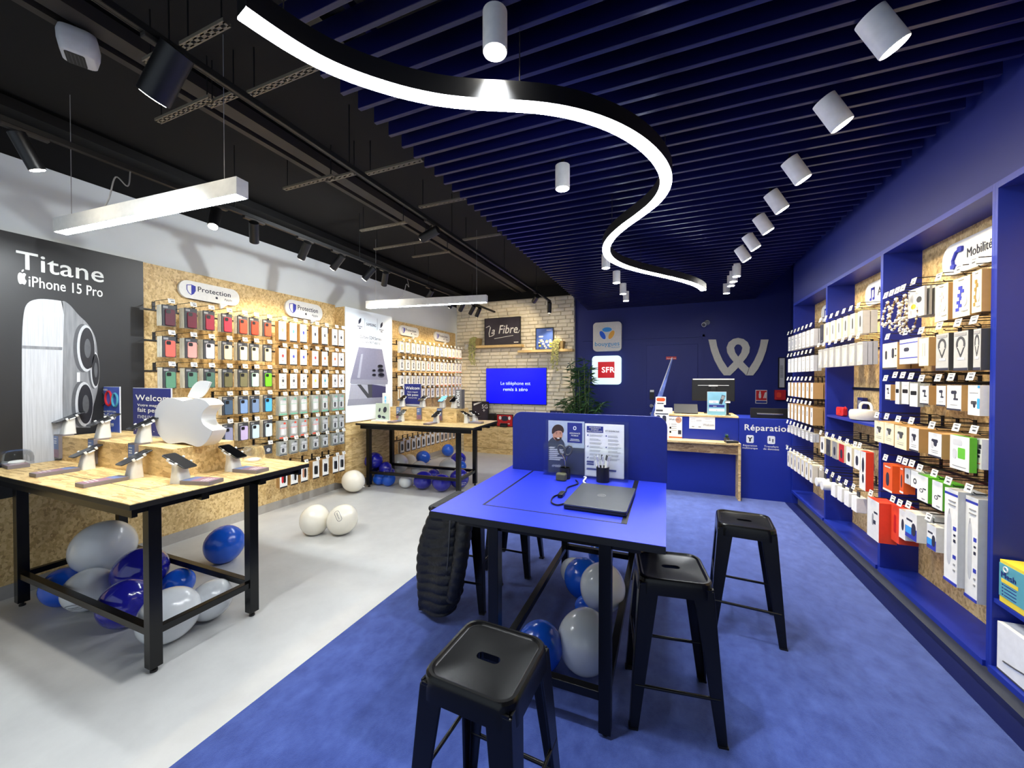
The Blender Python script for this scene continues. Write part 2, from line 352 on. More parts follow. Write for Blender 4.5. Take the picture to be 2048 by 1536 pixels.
HA = [((50, 275), 1.2, 1.9), ((430, 420), 2.3, 2.35), ((508, 440), 2.0, 2.0), ((610, 488), 2.9, 1.8), ((677, 515), 3.3, 1.6), ((740, 540), 4.1, 1.9), ((770, 545), 3.75, 1.4), ((860, 585), 5.4, 1.9), ((905, 606), 6.0, 1.8), ((925, 612), 6.5, 1.7), ((945, 620), 6.9, 1.8), ((957, 622), 7.2, 1.5)]
for i, (p, ay, az) in enumerate(HA):
    q = P('X', XA, *p)
    dv = ((0, .4, -.9), (.3, -.3, -.8), (-.65, .45, -.75), (-.72, .15, -.75), (-.75, -.05, -.7), (-.7, -.15, -.7), (-.6, .5, -.75))
    head(XA, q.y, ZA, (XL, ay, az) if i > 6 else tuple(Vector((XA, q.y, ZA - .1)) + Vector(dv[i]) * 1.6), f'black track spotlight over the wall goods, {ORD[i]} from the phone poster')
HB = [((335, 115), (-3.9, .8, .9)), ((862, 470), (-4.5, 3.1, 2.2)), ((1072, 597), (-3.2, 7.7, 2.5)), ((1099, 602), (-2.3, 7.7, 1.9))]
for i, (p, aim) in enumerate(HB):
    y = min(P('X', XB, *p).y, 7.1)
    head(XB, y, ZB, aim, ('fat black track spotlight beside the hanging white projector', 'black track spotlight midway along the inner ceiling track', 'black track spotlight tilted flat at the brick end of the track', 'last black track spotlight hanging steeply over the brick wall')[i], .24 if i == 0 else .2, .062 if i == 0 else .042, power=W_TRACK * (1.2 if i > 1 else 1.5), col=(.88, .95, 1) if i < 2 else WW, angle=110 if i < 2 else 62)
# white cylinder spots under the slats
def can(lens, aim, lab, grp, power, col, L=.15, r=.047, angle=75):
    t = thing('cylinder_spotlight', lab, 'spotlight', (lens.x, lens.y, zs), 0, grp)
    d = (Vector(aim) - lens).normalized(); top = lens - d * L
    MB().tube([top, lens - d * .004, lens], [r, r, r * .97], 28).build('housing', 'white', t, world=True, smooth=40)
    MB().cyl(lens - d * .01, lens + d * .002, r * .84, n=24).build('lens', 'lens' if col == WW else 'lens_c', t, world=True)
    MB().cyl((top.x, top.y, top.z - .03), (top.x, top.y, zs + .05), .012, n=10).build('ceiling_stem', 'dark_metal', t, world=True)
    lamp('SPOT', t, lens + d * .015, aim, power, col, .035, angle)
for i, p in enumerate(((1790, 95), (1685, 250), (1607, 360), (1565, 420), (1537, 463), (1512, 497), (1494, 520))):
    q = P('Z', 2.87, *p); can(q, (1.75, q.y + .12, 1.25), f'white tilted cylinder spot aimed at the shelving, {ORD[i]} from the camera', 'tilted white cylinder spots', W_WALL, WW, .16, .05, 80)
for i, p in enumerate(((1473, 553), (1467, 563.7), (1462, 572), (1453, 586.8))):
    q = P('Z', 2.87, *p); can(q, (q.x, q.y + .01, 0), f'white upright cylinder spot before the pale looped letter wall, {ORD[i]} towards the back', 'upright white cylinder spots', W_DOWN, NW)
for i, p in enumerate(((990, 105), (1125, 378), (1211.7, 536.5), (1233, 566), (1246, 588), (1252, 602))):
    q = P('Z', 2.85, *p); can(q, (q.x, q.y + .01, 0), f'white upright cylinder spot beside the winding lamp, {ORD[i]} towards the back wall', 'upright white cylinder spots', W_DOWN, CW)
# the winding lamp
SP = [(483.6, 27), (533, 63), (594.7, 102.5), (649, 133), (682, 146), (748, 171), (816.7, 191.4), (885, 206), (953, 211.5), (1021.8, 211), (1090, 213.6), (1158.5, 225.6), (1227, 249.5), (1278, 277), (1312, 307.6), (1334.6, 342), (1338, 362), (1331, 386), (1312, 410), (1281.6, 430.7), (1247, 451), (1216.6, 475), (1206, 495.6), (1210, 511), (1222, 523), (1242, 533), (1278, 543), (1316, 550.5), (1354, 558), (1387, 567), (1404.7, 574.6), (1407, 581)]
path = [P('Z', 2.7, *p) for p in SP]
for _ in range(2): path = [path[0]] + [(path[i - 1] + path[i] * 2 + path[i + 1]) / 4 for i in range(1, len(path) - 1)] + [path[-1]]
path = spline(path, 4)
sn = thing('winding_lamp', 'long winding pendant lamp with a glowing white underside below the blue slats', 'pendant lamp', (path[60].x, path[60].y, 2.7))
MB().sweep(path, [(-.032, .004), (.032, .004), (.032, .078), (-.032, .078)]).build('lamp_body', 'black', sn, world=True, smooth=40)
MB().sweep(path, [(-.030, -.002), (.030, -.002), (.030, .006), (-.030, .006)]).build('diffuser', 'snake_light', sn, world=True)
for k in (6, 37, 66, 84, 104, 122): MB().cyl(path[k] + Vector((0, 0, .07)), (path[k].x, path[k].y, zs + .05), .0022, n=6).build('suspension_wire', 'gray_steel', sn, world=True)
# straight pendants
def pendant(a, c, z, lab, wires=(.08, .92)):
    a, c = Vector((*a, z)), Vector((*c, z)); t = thing('linear_pendant', lab, 'pendant lamp', ((a.x + c.x) / 2, (a.y + c.y) / 2, z)); t_ = (c - a).normalized(); s = Vector((-t_.y, t_.x, 0)) * .035
    def bar(o, z0, z1, e): 
        return MB().slab([(p.x, p.y) for p in (a + t_ * e - s * o, c - t_ * e - s * o, c - t_ * e + s * o, a + t_ * e + s * o)], z + z0, z + z1)
    bar(1, 0, .095, 0).build('lamp_body', 'white', t, world=True, bevel=.002); bar(.82, -.002, .004, .012).build('diffuser', 'pend_light', t, world=True)
    for k in wires:
        p = a.lerp(c, k); MB().cyl((p.x, p.y, z + .09), (p.x, p.y, 3.55), .002, n=6).build('suspension_wire', 'gray', t, world=True)
    p = a.lerp(c, .27); MB().tube(spline([(XA, p.y + .1, ZA - .004), (XA + .06, p.y + .06, ZA - .13), (p.x + .13, p.y + .02, z + .3), (p.x + .1, p.y, z + .16), (p.x + .02, p.y, z + .1)], 6), .004, 6).build('power_cable', 'gray', t, world=True, smooth=60)
z1 = 2.62; a = P('Z', z1, 103, 463); c = P('Z', z1, 470, 386); pendant((a.x, a.y + .04), (c.x, c.y + .04), z1, 'white straight pendant lamp hanging over the table with the apple shaped sign')
z2 = 2.6; a = P('Z', z2, 731, 615.6); c = P('Z', z2, 972, 604); pendant((a.x, a.y + .03), (c.x, c.y + .03), z2, 'white straight pendant lamp hanging over the table before the brick wall')
# projector on its rod
q = P('Y', 1.05, 158, 92); t = thing('ceiling_projector', 'white rounded projector box hanging from a black rod in the dark ceiling', 'projector', q, R(-27))
b = MB(); b.loft([[(x, y, zz) for x, y in rr(w, d, min(w, d) * .22, 5)] for zz, w, d in ((-.075, .120, .118), (-.070, .132, .130), (-.02, .152, .150), (.02, .156, .154), (.05, .144, .140), (.066, .10, .09), (.07, .05, .05))])
b.build('housing', 'lgray', t, smooth=50)
MB().slab(rr(.105, .075, .01, 3, -.005, -.012), -.0775, -.074).build('vent_grille', 'black', t); b = MB()
for k in range(5): b.box(-.05, .04, -.042 + k * .014, -.039 + k * .014, -.0785, -.0775)
b.build('vent_slat', 'dgray', t); MB().cyl((0, 0, .068), (0, 0, 3.55 - q.z), .009, n=10).build('mounting_rod', 'black', t)
# ---------------------------------------------------------------- left wall: poster, goods, totem
def apple(w, h):
    q = [(0, .935), (.10, .965), (.24, 1.0), (.36, .965), (.435, .87), (.345, .76), (.30, .62), (.335, .47), (.47, .36), (.44, .25), (.36, .09), (.25, .0), (.13, .025), (0, .055), (-.13, .025), (-.25, .0), (-.37, .09), (-.46, .27), (-.5, .5), (-.485, .7), (-.42, .87), (-.30, .975), (-.17, .995), (-.08, .965), (0, .935)]
    s = spline([(x * w, z * h, 0) for x, z in q[:5]], 4)[:-1] + spline([(x * w, z * h, 0) for x, z in q[4:9]], 4)[:-1] + spline([(x * w, z * h, 0) for x, z in q[8:]], 4)[:-1]
    return [(p[0], p[1]) for p in s]
def leaf(w, h, cx=0, cz=0, n=12):
    a = [(-.5 * w + w * t, -.5 * h + h * t) for t in [i / n for i in range(n + 1)]]; k = .2
    o = [(x - k * h * math.sin(PI * i / n) * 1.0, z + k * w * math.sin(PI * i / n)) for i, (x, z) in enumerate(a)]
    u = [(x + k * h * math.sin(PI * i / n) * 1.0, z - k * w * math.sin(PI * i / n)) for i, (x, z) in enumerate(a)][1:-1][::-1]
    return [(cx + x, cz + z) for x, z in o + u]
PX = -4.425
def LW(px, py, X=PX): q = P('X', X, px, py); return (q.y, q.z)
po = thing('wall_poster', 'tall black poster showing a brushed silver phone corner and the word Titane', 'poster', (PX, 0, 0), PI / 2)
mat('poster_black', (30, 31, 33), .42, var=.1, nscale=1.5); patchy('titan', (.44, .45, .47), (.62, .63, .65), .5, 14, 5, (8, 1, .2)); patchy('titan_mid', (.17, .175, .185), (.28, .285, .30), .5, 8, 4, (5, 1, .3)); mat('titan_dark', (84, 86, 90), .5, var=.1); mat('lens_glass', (34, 36, 42), .3); mat('titan_hi', (228, 230, 232), .5)
MB().box(-.45, 1.972, 0, .022, .74, 2.672).build('poster_board', 'poster_black', po)
def c4(*pts): return [LW(x * .2344, 480 + y * .2344) for x, y in pts]
def outline(pts, n=5): return [(p[0], p[1]) for p in spline([(*p, 0) for p in pts], n)]
b = MB(); zb = .745
side = outline(c4((188, 1400), (186, 900), (200, 640), (235, 540), (320, 505), (430, 508), (520, 520)), 4) + outline(c4((545, 640), (538, 900), (530, 1500)), 3)
side = side[:-1] + [(side[-1][0], zb), (side[0][0], zb)]
b.plate(side, 0, -.003, 0)
back = outline(c4((535, 1600), (540, 640), (530, 525), (590, 550), (670, 640), (750, 720), (810, 830), (832, 1000), (835, 1250), (790, 1440), (770, 1600)), 4)
b.plate(back, 0, -.0025, 1)
b.plate(c4((640, 1600), (640, 760), (655, 680), (600, 580), (545, 640), (535, 1600)), 0, -.0035, 2)
for cx, cy, rx, ry in ((740, 925, 78, 205), (725, 1400, 78, 195), (812, 1110, 40, 160)):
    x0, z0 = c4((cx, cy))[0]; x1, _ = c4((cx + rx, cy))[0]; _, z1 = c4((cx, cy + ry))[0]; w, h = abs(x1 - x0), abs(z1 - z0)
    b.plate(ell(w, h, 32, x0 - w * .45, z0), 0, -.004, 3); b.plate(ell(w * .96, h * .97, 32, x0 - w * .1, z0), 0, -.005, 0); b.plate(ell(w * .8, h * .86, 32, x0 + w * .02, z0), 0, -.006, 4); b.plate(ell(w * .35, h * .4, 24, x0 + w * .05, z0), 0, -.007, 3)
b.plate(c4((655, 1130), (680, 1130), (680, 1210), (655, 1210)), 0, -.005, 5)
a = c4((188, 900), (530, 915), (528, 940), (188, 925)); b.plate(a, 0, -.0045, 2)
b.plate(c4((225, 600), (515, 625), (515, 655), (222, 630)), 0, -.0042, 5)
b.build('phone_picture', ['titan', 'titan_mid', 'titan_mid', 'titan_dark', 'lens_glass', 'titan_hi'], po)
b = MB(); a, c = LW(33, 535), LW(207, 560); h = LW(38, 497.6)[1] - LW(48, 535)[1]
b.text('Titane', a[0], a[1] - .002, h / .70, 0, 0, .008, wmax=c[0] - a[0])
a, c = LW(57.5, 570), LW(205, 590); b.text('iPhone 15 Pro', a[0], a[1] - .01, .115, 0, 0, .006, wmax=c[0] - a[0])
a = LW(44.5, 567); aw = (LW(54, 560)[0] - LW(36, 560)[0]); ah = .085; b.plate([(x + a[0], z + a[1] - .006) for x, z in apple(aw, ah)], 0, -.0015); b.plate(leaf(aw * .2, ah * .26, a[0] + aw * .06, a[1] + ah * 1.12), 0, -.0015)
b.build('poster_lettering', 'white', po)

# ---- hanging goods: all drawn facing -y, top edge at z = 0, then turned to their wall
HOOKS = {}
def hook(loc, rz, L, label, tagdrop=0):
    k = (round(L, 2),)
    if k not in HOOKS:
        t = thing('peg_hook', label, 'hook', loc, rz, 'black wire hooks with price tags')
        b = MB(); b.box(-.012, .012, -.006, 0, -.02, .05); b.tube([(0, -.004, .006), (0, -L + .01, .006), (0, -L, .014)], .0028, 6); b.tube([(0, -.004, .042), (0, -.03, .055), (0, -L - .012, .055), (0, -L - .016, .03)], .0028, 6); b.build('hook_wire', 'black', t)
        g = MB().add([(-.026, -L - .014, .055), (.026, -L - .014, .055), (.026, -L - .024, .014), (-.026, -L - .024, .014), (-.026, -L - .012, .055), (.026, -L - .012, .055), (.026, -L - .022, .014), (-.026, -L - .022, .014)], [(0, 3, 2, 1), (4, 5, 6, 7), (0, 1, 5, 4), (1, 2, 6, 5), (2, 3, 7, 6), (3, 0, 4, 7)]).build('price_tag', 'white', t)
        for z0, z1, x0, x1 in ((.045, .049, -.014, .018), (.026, .034, -.006, .018)):
            f = lambda z: -L - .0155 - (.055 - z) * .2439
            MB().add([(x0, f(z1), z1), (x1, f(z1), z1), (x1, f(z0), z0), (x0, f(z0), z0)], [(0, 3, 2, 1)]).build('price_print', 'dgray', g)
        HOOKS[k] = t
        return t
    return dup(HOOKS[k], loc, rz, label=label)
BACKS = {}
def backs(n, loc, rz, w, h, d, gap, m, label, group, y0, name='hanging_pack'):
    """the identical packs hanging behind a front one"""
    k = (round(w, 3), round(h, 3), round(d, 3), m)
    for i in range(n):
        y = y0 + (i + 1) * gap; o = Vector((-math.sin(rz) * y, math.cos(rz) * y, 0)) + Vector(loc)
        if k not in BACKS:
            c = MB().box(-w / 2, w / 2, -d / 2, d / 2, -h, 0).build(name, m, origin=(0, 0, 0)); tag(c, label, 'hanging pack', group); BACKS[k] = c; c.location = o; c.rotation_euler = (0, 0, rz)
        else: dup(BACKS[k], o, rz, label=label, group=group).name = name
CASES = {}
def case_pack(rgb, loc, rz, label, cname):
    mt = 'case_' + cname.replace(' ', '_'); mat(mt, rgb, .5, var=.02)
    if not CASES:
        t = thing('phone_case_pack', label, 'phone case', loc, rz, 'coloured phone case packs on the wall')
        MB().box(-.05, .05, -.006, .006, -.19, 0).build('backing_card', 'dgray', t)
        b = MB().plate(rr(.074, .148, .014, 5, .004, -.112), -.006, -.017); c = b.build('phone_case', mt, t, bevel=.003)
        b = MB().plate(rr(.034, .034, .009, 4, -.012, -.060), -.017, -.0195); q = b.build('camera_window', 'black', c)
        MB().box(-.045, -.01, -.0075, -.006, -.03, -.012).build('card_print', 'gray', t)
        CASES['p'] = t
        return t
    t = dup(CASES['p'], loc, rz, label=label)
    for c in t.children:
        if c.name.startswith('phone_case'): c.data = c.data.copy(); c.data.materials[0] = MATS[mt]
    return t
XW = -4.20; HL = XW - XL
ROWS1 = [2.276 - .2845 * i for i in range(6)]
YC = [2.055, 2.228, 2.382, 2.549, 2.704, 2.828, 2.976]
COLS = [[('dark maroon', (92, 34, 50)), ('burgundy', (112, 26, 46)), ('wine red', (150, 36, 58)), ('crimson', (196, 40, 62)), ('orange red', (216, 66, 40)), ('vermilion', (218, 60, 32)), ('flame orange', (222, 76, 44))],
        [('coral', (242, 100, 86)), ('rose pink', (240, 162, 152)), ('pale pink strapped', (232, 220, 228)), ('sand', (236, 208, 168)), ('pale sand', (240, 220, 184)), ('beige', (226, 212, 178)), ('tan', (222, 204, 166))],
        [('leaf green', (92, 144, 114)), ('sage green', (98, 142, 120)), ('dark sage', (76, 112, 98)), ('olive', (104, 100, 66)), ('khaki', (114, 110, 78)), ('mint', (190, 226, 208)), ('lime green', (110, 214, 30))],
        [None, None, None, ('slate blue', (70, 92, 116)), ('powder blue', (124, 154, 200)), ('steel blue', (116, 140, 178)), ('sky blue', (80, 172, 230))],
        [None, None, None, ('grey lilac', (150, 150, 178)), ('lilac', (198, 180, 220)), ('ice blue', (200, 220, 230)), ('pale ice', (208, 228, 234))]]
for r, row in enumerate(COLS):
    for k, c in enumerate(row):
        if not c: continue
        z = ROWS1[r]; y = YC[k]; hook((XL, y, z), PI / 2, HL + .02, f'black hook with white price tag holding the {c[0]} phone case packs')
        case_pack(c[1], (XW - .006, y, z), PI / 2, f'{c[0]} phone case on a dark card, front pack of its hook', c[0])
        backs(4 if k < 3 else 3, (XW - .006, y, z), PI / 2, .1, .188, .011, .020, 'card', 'card pack hanging behind the front coloured phone case packs on the osb wall', 'packs behind the coloured case packs', 0)
q = thing('lens_protector_pack', 'small dark pack with a round lens window below the pale ice phone case', 'hanging pack', (XW - .006, YC[6], ROWS1[5]), PI / 2)
MB().box(-.045, .045, -.006, .006, -.10, 0).build('backing_card', 'dgray', q); MB().plate(ell(.022, .022, 20, 0, -.055), -.006, -.012).build('lens_ring', 'lgray', q); hook((XL, YC[6], ROWS1[5]), PI / 2, HL + .02, 'black hook with white price tag holding the small lens pack')
# generic boxed pack, white face on kraft sides
def box_pack(name, label, cat, grp, loc, rz, w, h, d, face='white', sidem='kraft', art=(), strip=None, sub=None):
    t = thing(name, label, cat, loc, rz, grp)
    MB().box(-w / 2, w / 2, -d / 2 + .002, d / 2, -h, 0).build('box_body', sidem, t)
    f = MB().box(-w / 2, w / 2, -d / 2, -d / 2 + .002, -h, 0).build('face_print', face, t)
    y = -d / 2; b = MB(); ms = []
    for k, (sh, m) in enumerate(art):
        if m not in ms: ms.append(m)
        b.plate([(x * w, z * h) for x, z in sh], y, y - .0006 - k * .0003, ms.index(m))
    if strip:
        if strip not in ms: ms.append(strip)
        b.plate([(-w / 2, -h), (w / 2, -h), (w / 2, -h * .93), (-w / 2, -h * .93)], y, y - .001, ms.index(strip))
    if b.v: b.build('picture_print', ms, t)
    return t
def rnd(cx, cz, w, h, r=.08): return rr(w, h, min(w, h) * min(r * 2, .48), 4, cx, cz)
PH = lambda m, cx=0.02, s=1: [(rnd(cx, -.5, .36 * s, .52 * s, .2), m), (rnd(cx, -.5, .30 * s, .47 * s, .2), 'lgray'), (ell(.13, .10, 14, cx, -.45), m)]
Y2 = [3.161, 3.302, 3.44, 3.611, 3.76, 3.926, 4.035]
T2R = [(2.285, 2.054), (1.968, 1.769), (1.67, 1.478), (1.398, 1.173), (1.11, .896), (.865, .698), (.546, .316)]
RN = ['top', 'second', 'third', 'fourth', 'fifth', 'sixth', 'bottom']
ART = {0: ['skin', 'teal', 'ink_blue', 'ink', 'dgray', 'black', 'black'], 1: ['red', 'ink_blue', 'ink_blue', 'red', 'orange', 'orange', 'black'], 2: ['dgray', 'dgray', 'black', 'yellow', 'teal', 'dgray', 'black']}
for r, (zt, zb) in enumerate(T2R):
    for k, y in enumerate(Y2):
        h = zt - zb; loc = (XW - .008, y, zt)
        where = f'on the near board, {ORD[6 - k]} from the totem, {RN[r]} row'
        hook((XL, y, zt), PI / 2, HL + .02, f'black hook with price tag {where}')
        if r < 3:
            box_pack('screen_protector_box', f'white screen protector box {where}', 'boxed pack', 'white screen protector boxes on the osb wall', loc, PI / 2, .092, h, .016, 'white', 'kraft', PH(ART[r][k]), 'black'); m = 'kraft'
        elif r == 6:
            box_pack('phone_case_box', f'white box of phone cases {where}', 'boxed pack', 'white boxes of dark phone cases in the bottom row', loc, PI / 2, .095, h, .018, 'white', 'kraft', [(rnd(-.12, -.5, .32, .5, .2), ['red', 'lgray', 'skin', 'black', 'ink', 'ink', 'dgray'][k]), (rnd(.14, -.52, .32, .5, .2), 'black')], 'black'); m = 'kraft'
        else:
            t = thing('clear_case_pack', f'transparent case pack {where}', 'clear pack', loc, PI / 2, 'transparent case packs on the osb wall')
            MB().box(-.048, .048, -.009, .009, -h, 0).build('plastic_box', 'clear_pack', t)
            b = MB(); m1 = 'green_print' if r == 3 else ('redorange' if k < 4 and r == 4 else 'dgray')
            b.plate(rnd(0, -h * .5, .07, h * .62, .12), .0, -.0098, 1); b.box(-.048, .048, -.0102, -.009, -h * .97, -h * .9, 0); b.box(-.048, .048, -.0102, -.009, -h * .42, -h * .40, 0); b.plate(rnd(-.005, -h * .62, .03, h * .3, .2), 0, -.011, 2); b.box(.005, .03, -.0102, -.009, -h * .2, -h * .1, 0)
            b.build('insert_print', [m1, 'lgray', 'dgray' if r > 4 or k > 3 else 'white'], t); m = 'clear_pack'
        backs(2, loc, PI / 2, .09, h * .99, .015, .026, m, {'kraft': 'kraft sided box hanging behind a front box on the osb wall', 'clear_pack': 'clear plastic pack hanging behind a front clear pack on the osb wall'}[m], {'kraft': 'boxes behind the front boxes', 'clear_pack': 'clear packs behind the front ones'}[m], 0, 'hanging_box' if m == 'kraft' else 'hanging_clear_pack')
# second board, towards the bricks
Y3 = [5.351, 5.513, 5.675, 5.817, 5.972, 6.133, 6.27, 6.444, 6.606, 6.747, 6.906, 7.062, 7.205, 7.343]
R3 = [(2.248, 2.053), (1.944, 1.749), (1.664, 1.476), (1.43, 1.242), (.541, .333)]
for r, (zt, zb) in enumerate(R3):
    for k, y in enumerate(Y3):
        if r == 4 and k == 13: continue
        h = zt - zb; loc = (XW - .01, y, zt); rn = ['top', 'second', 'third', 'fourth', 'bottom'][r]
        where = f'on the far board, {ORD[13 - k]} from the bricks, {rn} row'
        hook((XL, y, zt), PI / 2, HL + .02, f'black hook with price tag {where}')
        strip = ('orange' if k > 6 and r in (1, 2) or (r == 0 and k > 9) else 'green_print' if r == 3 and k > 6 else 'ink')
        mm = ['yellow', 'yellow', 'lgray', 'lgray', 'skin', 'ink_blue', 'lgray', 'lgray', 'dgray', 'lgray', 'lgray', 'lgray', 'lgray', 'lgray'][k] if r == 0 else 'orange' if (r, k) == (1, 5) else 'black' if r > 2 or k < 3 else 'dgray' if k % 2 else 'ink'
        art = [(rnd(.02, -.5, .34, .5, .2), mm), (rnd(.06, -.5, .2, .3, .2), 'lgray' if mm != 'lgray' else 'gray')] if r != 4 else [(rnd(-.08, -.5, .36, .56, .2), 'black'), (rnd(.14, -.52, .3, .5, .2), 'dgray')]
        box_pack('phone_case_box' if r > 2 else 'screen_protector_box', f'white {dict(orange="orange", green_print="green", ink="dark")[strip]} footed box {where}', 'boxed pack', 'white boxed packs on the far osb board', loc, PI / 2, .1, h, .02, 'white', 'kraft' if r > 2 else 'card', art, strip)
        backs(1, loc, PI / 2, .1, h * .99, .02, .032, 'card', 'white sided box hanging behind a front box on the far osb board', 'boxes behind the front ones on the far board', 0, 'hanging_box')
# rows of wall rail that carry the hooks
for i, (y0, y1, zz) in enumerate(((1.96, 3.06, ROWS1[:6]), (3.07, 4.12, [t for t, _ in T2R]), (5.2, 7.45, [t for t, _ in R3]))):
    for j, z in enumerate(zz):
        o = MB().box(XL, XL + .012, y0, y1, z - .035, z - .021).build('hook_rail', 'black', bevel=.001)
        tag(o, f'flat black hook rail, {ORD[j]} from the top, behind ' + ('the coloured phone cases', 'the boxed packs beside the totem', 'the packs near the brick wall')[i], 'wall rail', 'black hook rails')
# speech bubble signs
def bubble(l, r, m, txt, sub, lab, tail=.3):
    a, c, u, d = LW(*l, XL + .03), LW(*r, XL + .03), LW(*m[:2], XL + .03), LW(m[0], m[2], XL + .03); w = c[0] - a[0]; h = u[1] - d[1]; cx = (a[0] + c[0]) / 2; cz = (u[1] + d[1]) / 2
    t = thing('bubble_sign', lab, 'sign', (XL + .03, cx, cz), PI / 2, 'white speech bubble signs')
    o = rr(w, h, h * .45, 8); bx = w * tail
    i = max(range(len(o)), key=lambda i: (o[i][1] < -h * .49) * 10 + o[i][0] * (o[i][1] < -h * .49)); k = max(range(len(o)), key=lambda i: (o[i][1] < -h * .49) * 10 - o[i][0])
    lo = o[:k + 1] + [(bx - .03, -h / 2), (bx - .02, -h / 2 - .055), (bx + .05, -h / 2)] + o[k + 1:]
    MB().plate(lo, .03, 0).build('bubble_board', 'white', t, bevel=.002)
    b = MB(); sw = h * .22; sx = -w * .32
    sh = [(-1, 1.1), (0, 1.35), (1, 1.1), (1, -.1), (.6, -.9), (0, -1.35), (-.6, -.9), (-1, -.1)]
    b.plate([(sx + x * sw, z * sw) for x, z in sh], 0, -.002, 0); b.plate([(sx + x * sw * .85, z * sw * .87) for x, z in sh], 0, -.003, 1); b.plate([(sx + x * sw * .85, z * sw * .87) for x, z in sh if x >= 0], 0, -.004, 0)
    b.build('shield_emblem', ['ink_blue', 'white'], t)
    b = MB(); b.text(txt, sx + sw * 1.5, -h * .02, h * .40, 0, 0, .01, wmax=w * .55); b.text(sub, w * .36, -h * .27, h * .19, 0, 0, .0, align='r'); ap = h * .13; b.plate([(w * .36 - .17 * (h / .2) + x, -h * .27 + z) for x, z in apple(ap, ap)], 0, -.002)
    b.build('sign_lettering', 'ink', t)
PR = 'white speech bubble Protection sign '
bubble((358, 575), (479, 597), (418, 569, 603.5), 'Protection', 'Apple', PR + 'above the red phone cases', .2); bubble((571, 613), (645, 627), (607, 604, 637), 'Protection', 'Apple', PR + 'above the boxed packs', .22)
bubble((799.5, 660), (838, 668), (818.5, 653, 672.5), 'Protection', 'Apple', PR + 'on the far board beside the phone totem', .2); bubble((869, 672), (899.7, 678), (884, 665.5, 683), 'Protection', 'Apple', PR + 'on the far board next to the bricks', .2)
# totem with the phone picture
TX = -4.25; to = thing('display_totem', 'tall white lit totem picturing a grey phone, between the two osb boards', 'totem', (TX, 4.66, .10), PI / 2)
mat('totem_white', (232, 240, 246), .5, emit=.03, ecol=(.75, .88, 1)); mat('phone_gray', (126, 126, 146), .5); mat('phone_lgray', (160, 162, 178), .5); mat('phone_edge', (140, 142, 158), .5); mat('phone_violet', (64, 62, 96), .5)
MB().box(-.50, .50, .012, .20, 0, 2.54).build('totem_body', 'osb', to); MB().box(-.50, .50, 0, .012, .88, 2.54).build('front_panel', 'totem_white', to)
def tl(*pts):
    r = []
    for x, y in pts: q = P('X', TX, 680 + x * .1823, 580 + y * .1823); r.append((q.y - 4.66, q.z - .10))
    return r
b = MB(); b.plate(tl((205, 625), (460, 650), (525, 1000), (520, 1030), (110, 1020), (115, 980)), 0, -.003, 0); b.plate(tl((115, 980), (525, 985), (520, 1035), (118, 1030)), 0, -.004, 2)
b.plate(tl((228, 705), (250, 700), (215, 965), (185, 965)), 0, -.006, 1)
for cx, cy, r in ((440, 835, 30), (445, 880, 34), (450, 930, 36), (370, 882, 20), (372, 930, 22)):
    (x0, z0), (x1, _), (_, z1) = tl((cx, cy), (cx + r, cy), (cx, cy + r)); rx, rz = abs(x1 - x0), abs(z1 - z0) * .62
    b.plate(ell(rx, rz, 20, x0, z0 - rz * .4), 0, -.005, 3); b.plate(ell(rx, rz, 20, x0, z0), 0, -.006, 4); b.plate(ell(rx * .82, rz * .8, 20, x0, z0), 0, -.007, 5)
b.plate(tl((115, 1035), (500, 1035), (498, 1185), (95, 1200)), 0, -.003, 1); b.plate(tl((185, 1035), (350, 1035), (350, 1180), (300, 1185)), 0, -.004, 3); b.plate(tl((350, 1035), (500, 1060), (498, 1175), (350, 1182)), 0, -.0045, 6); b.plate(tl((225, 1037), (300, 1037), (310, 1140)), 0, -.005, 1)
b.plate(tl((90, 1200), (505, 1180), (505, 1240), (80, 1270)), 0, -.004, 2)
b.build('phone_picture', ['phone_gray', 'phone_lgray', 'phone_edge', 'dgray', 'steel', 'black', 'phone_violet'], to)
b = MB(); (x0, z0), (x1, z1) = tl((288, 385), (393, 395)); b.text('SAMSUNG', x0, min(z0, z1) - .005, .06, 0, 0, .012, wmax=x1 - x0)
for cx, cy in ((217, 340), (455, 385)):
    (x, z), = tl((cx, cy)); b.plate(leaf(.05, .10, x, z), 0, -.0015); b.box(x - .05, x + .05, -.0015, 0, z - .085, z - .075); b.box(x - .02, x + .02, -.0015, 0, z - .115, z - .10)
for xx in (272, 408):
    (x, z), = tl((xx, 370)); b.box(x - .001, x + .001, -.0015, 0, z - .1, z + .08)
(x0, z0), (x1, z1) = tl((217, 510), (452, 545)); b.text('Galaxy S24 Series', x0, (z0 + z1) / 2 - .02, .07, 0, 0, .002, wmax=x1 - x0)
(x0, z0), (x1, z1) = tl((232, 560), (438, 590)); b.text('Galaxy AI * est là', x0, (z0 + z1) / 2 - .02, .06, 0, 0, 0, wmax=x1 - x0)
b.build('totem_lettering', 'ink', to)
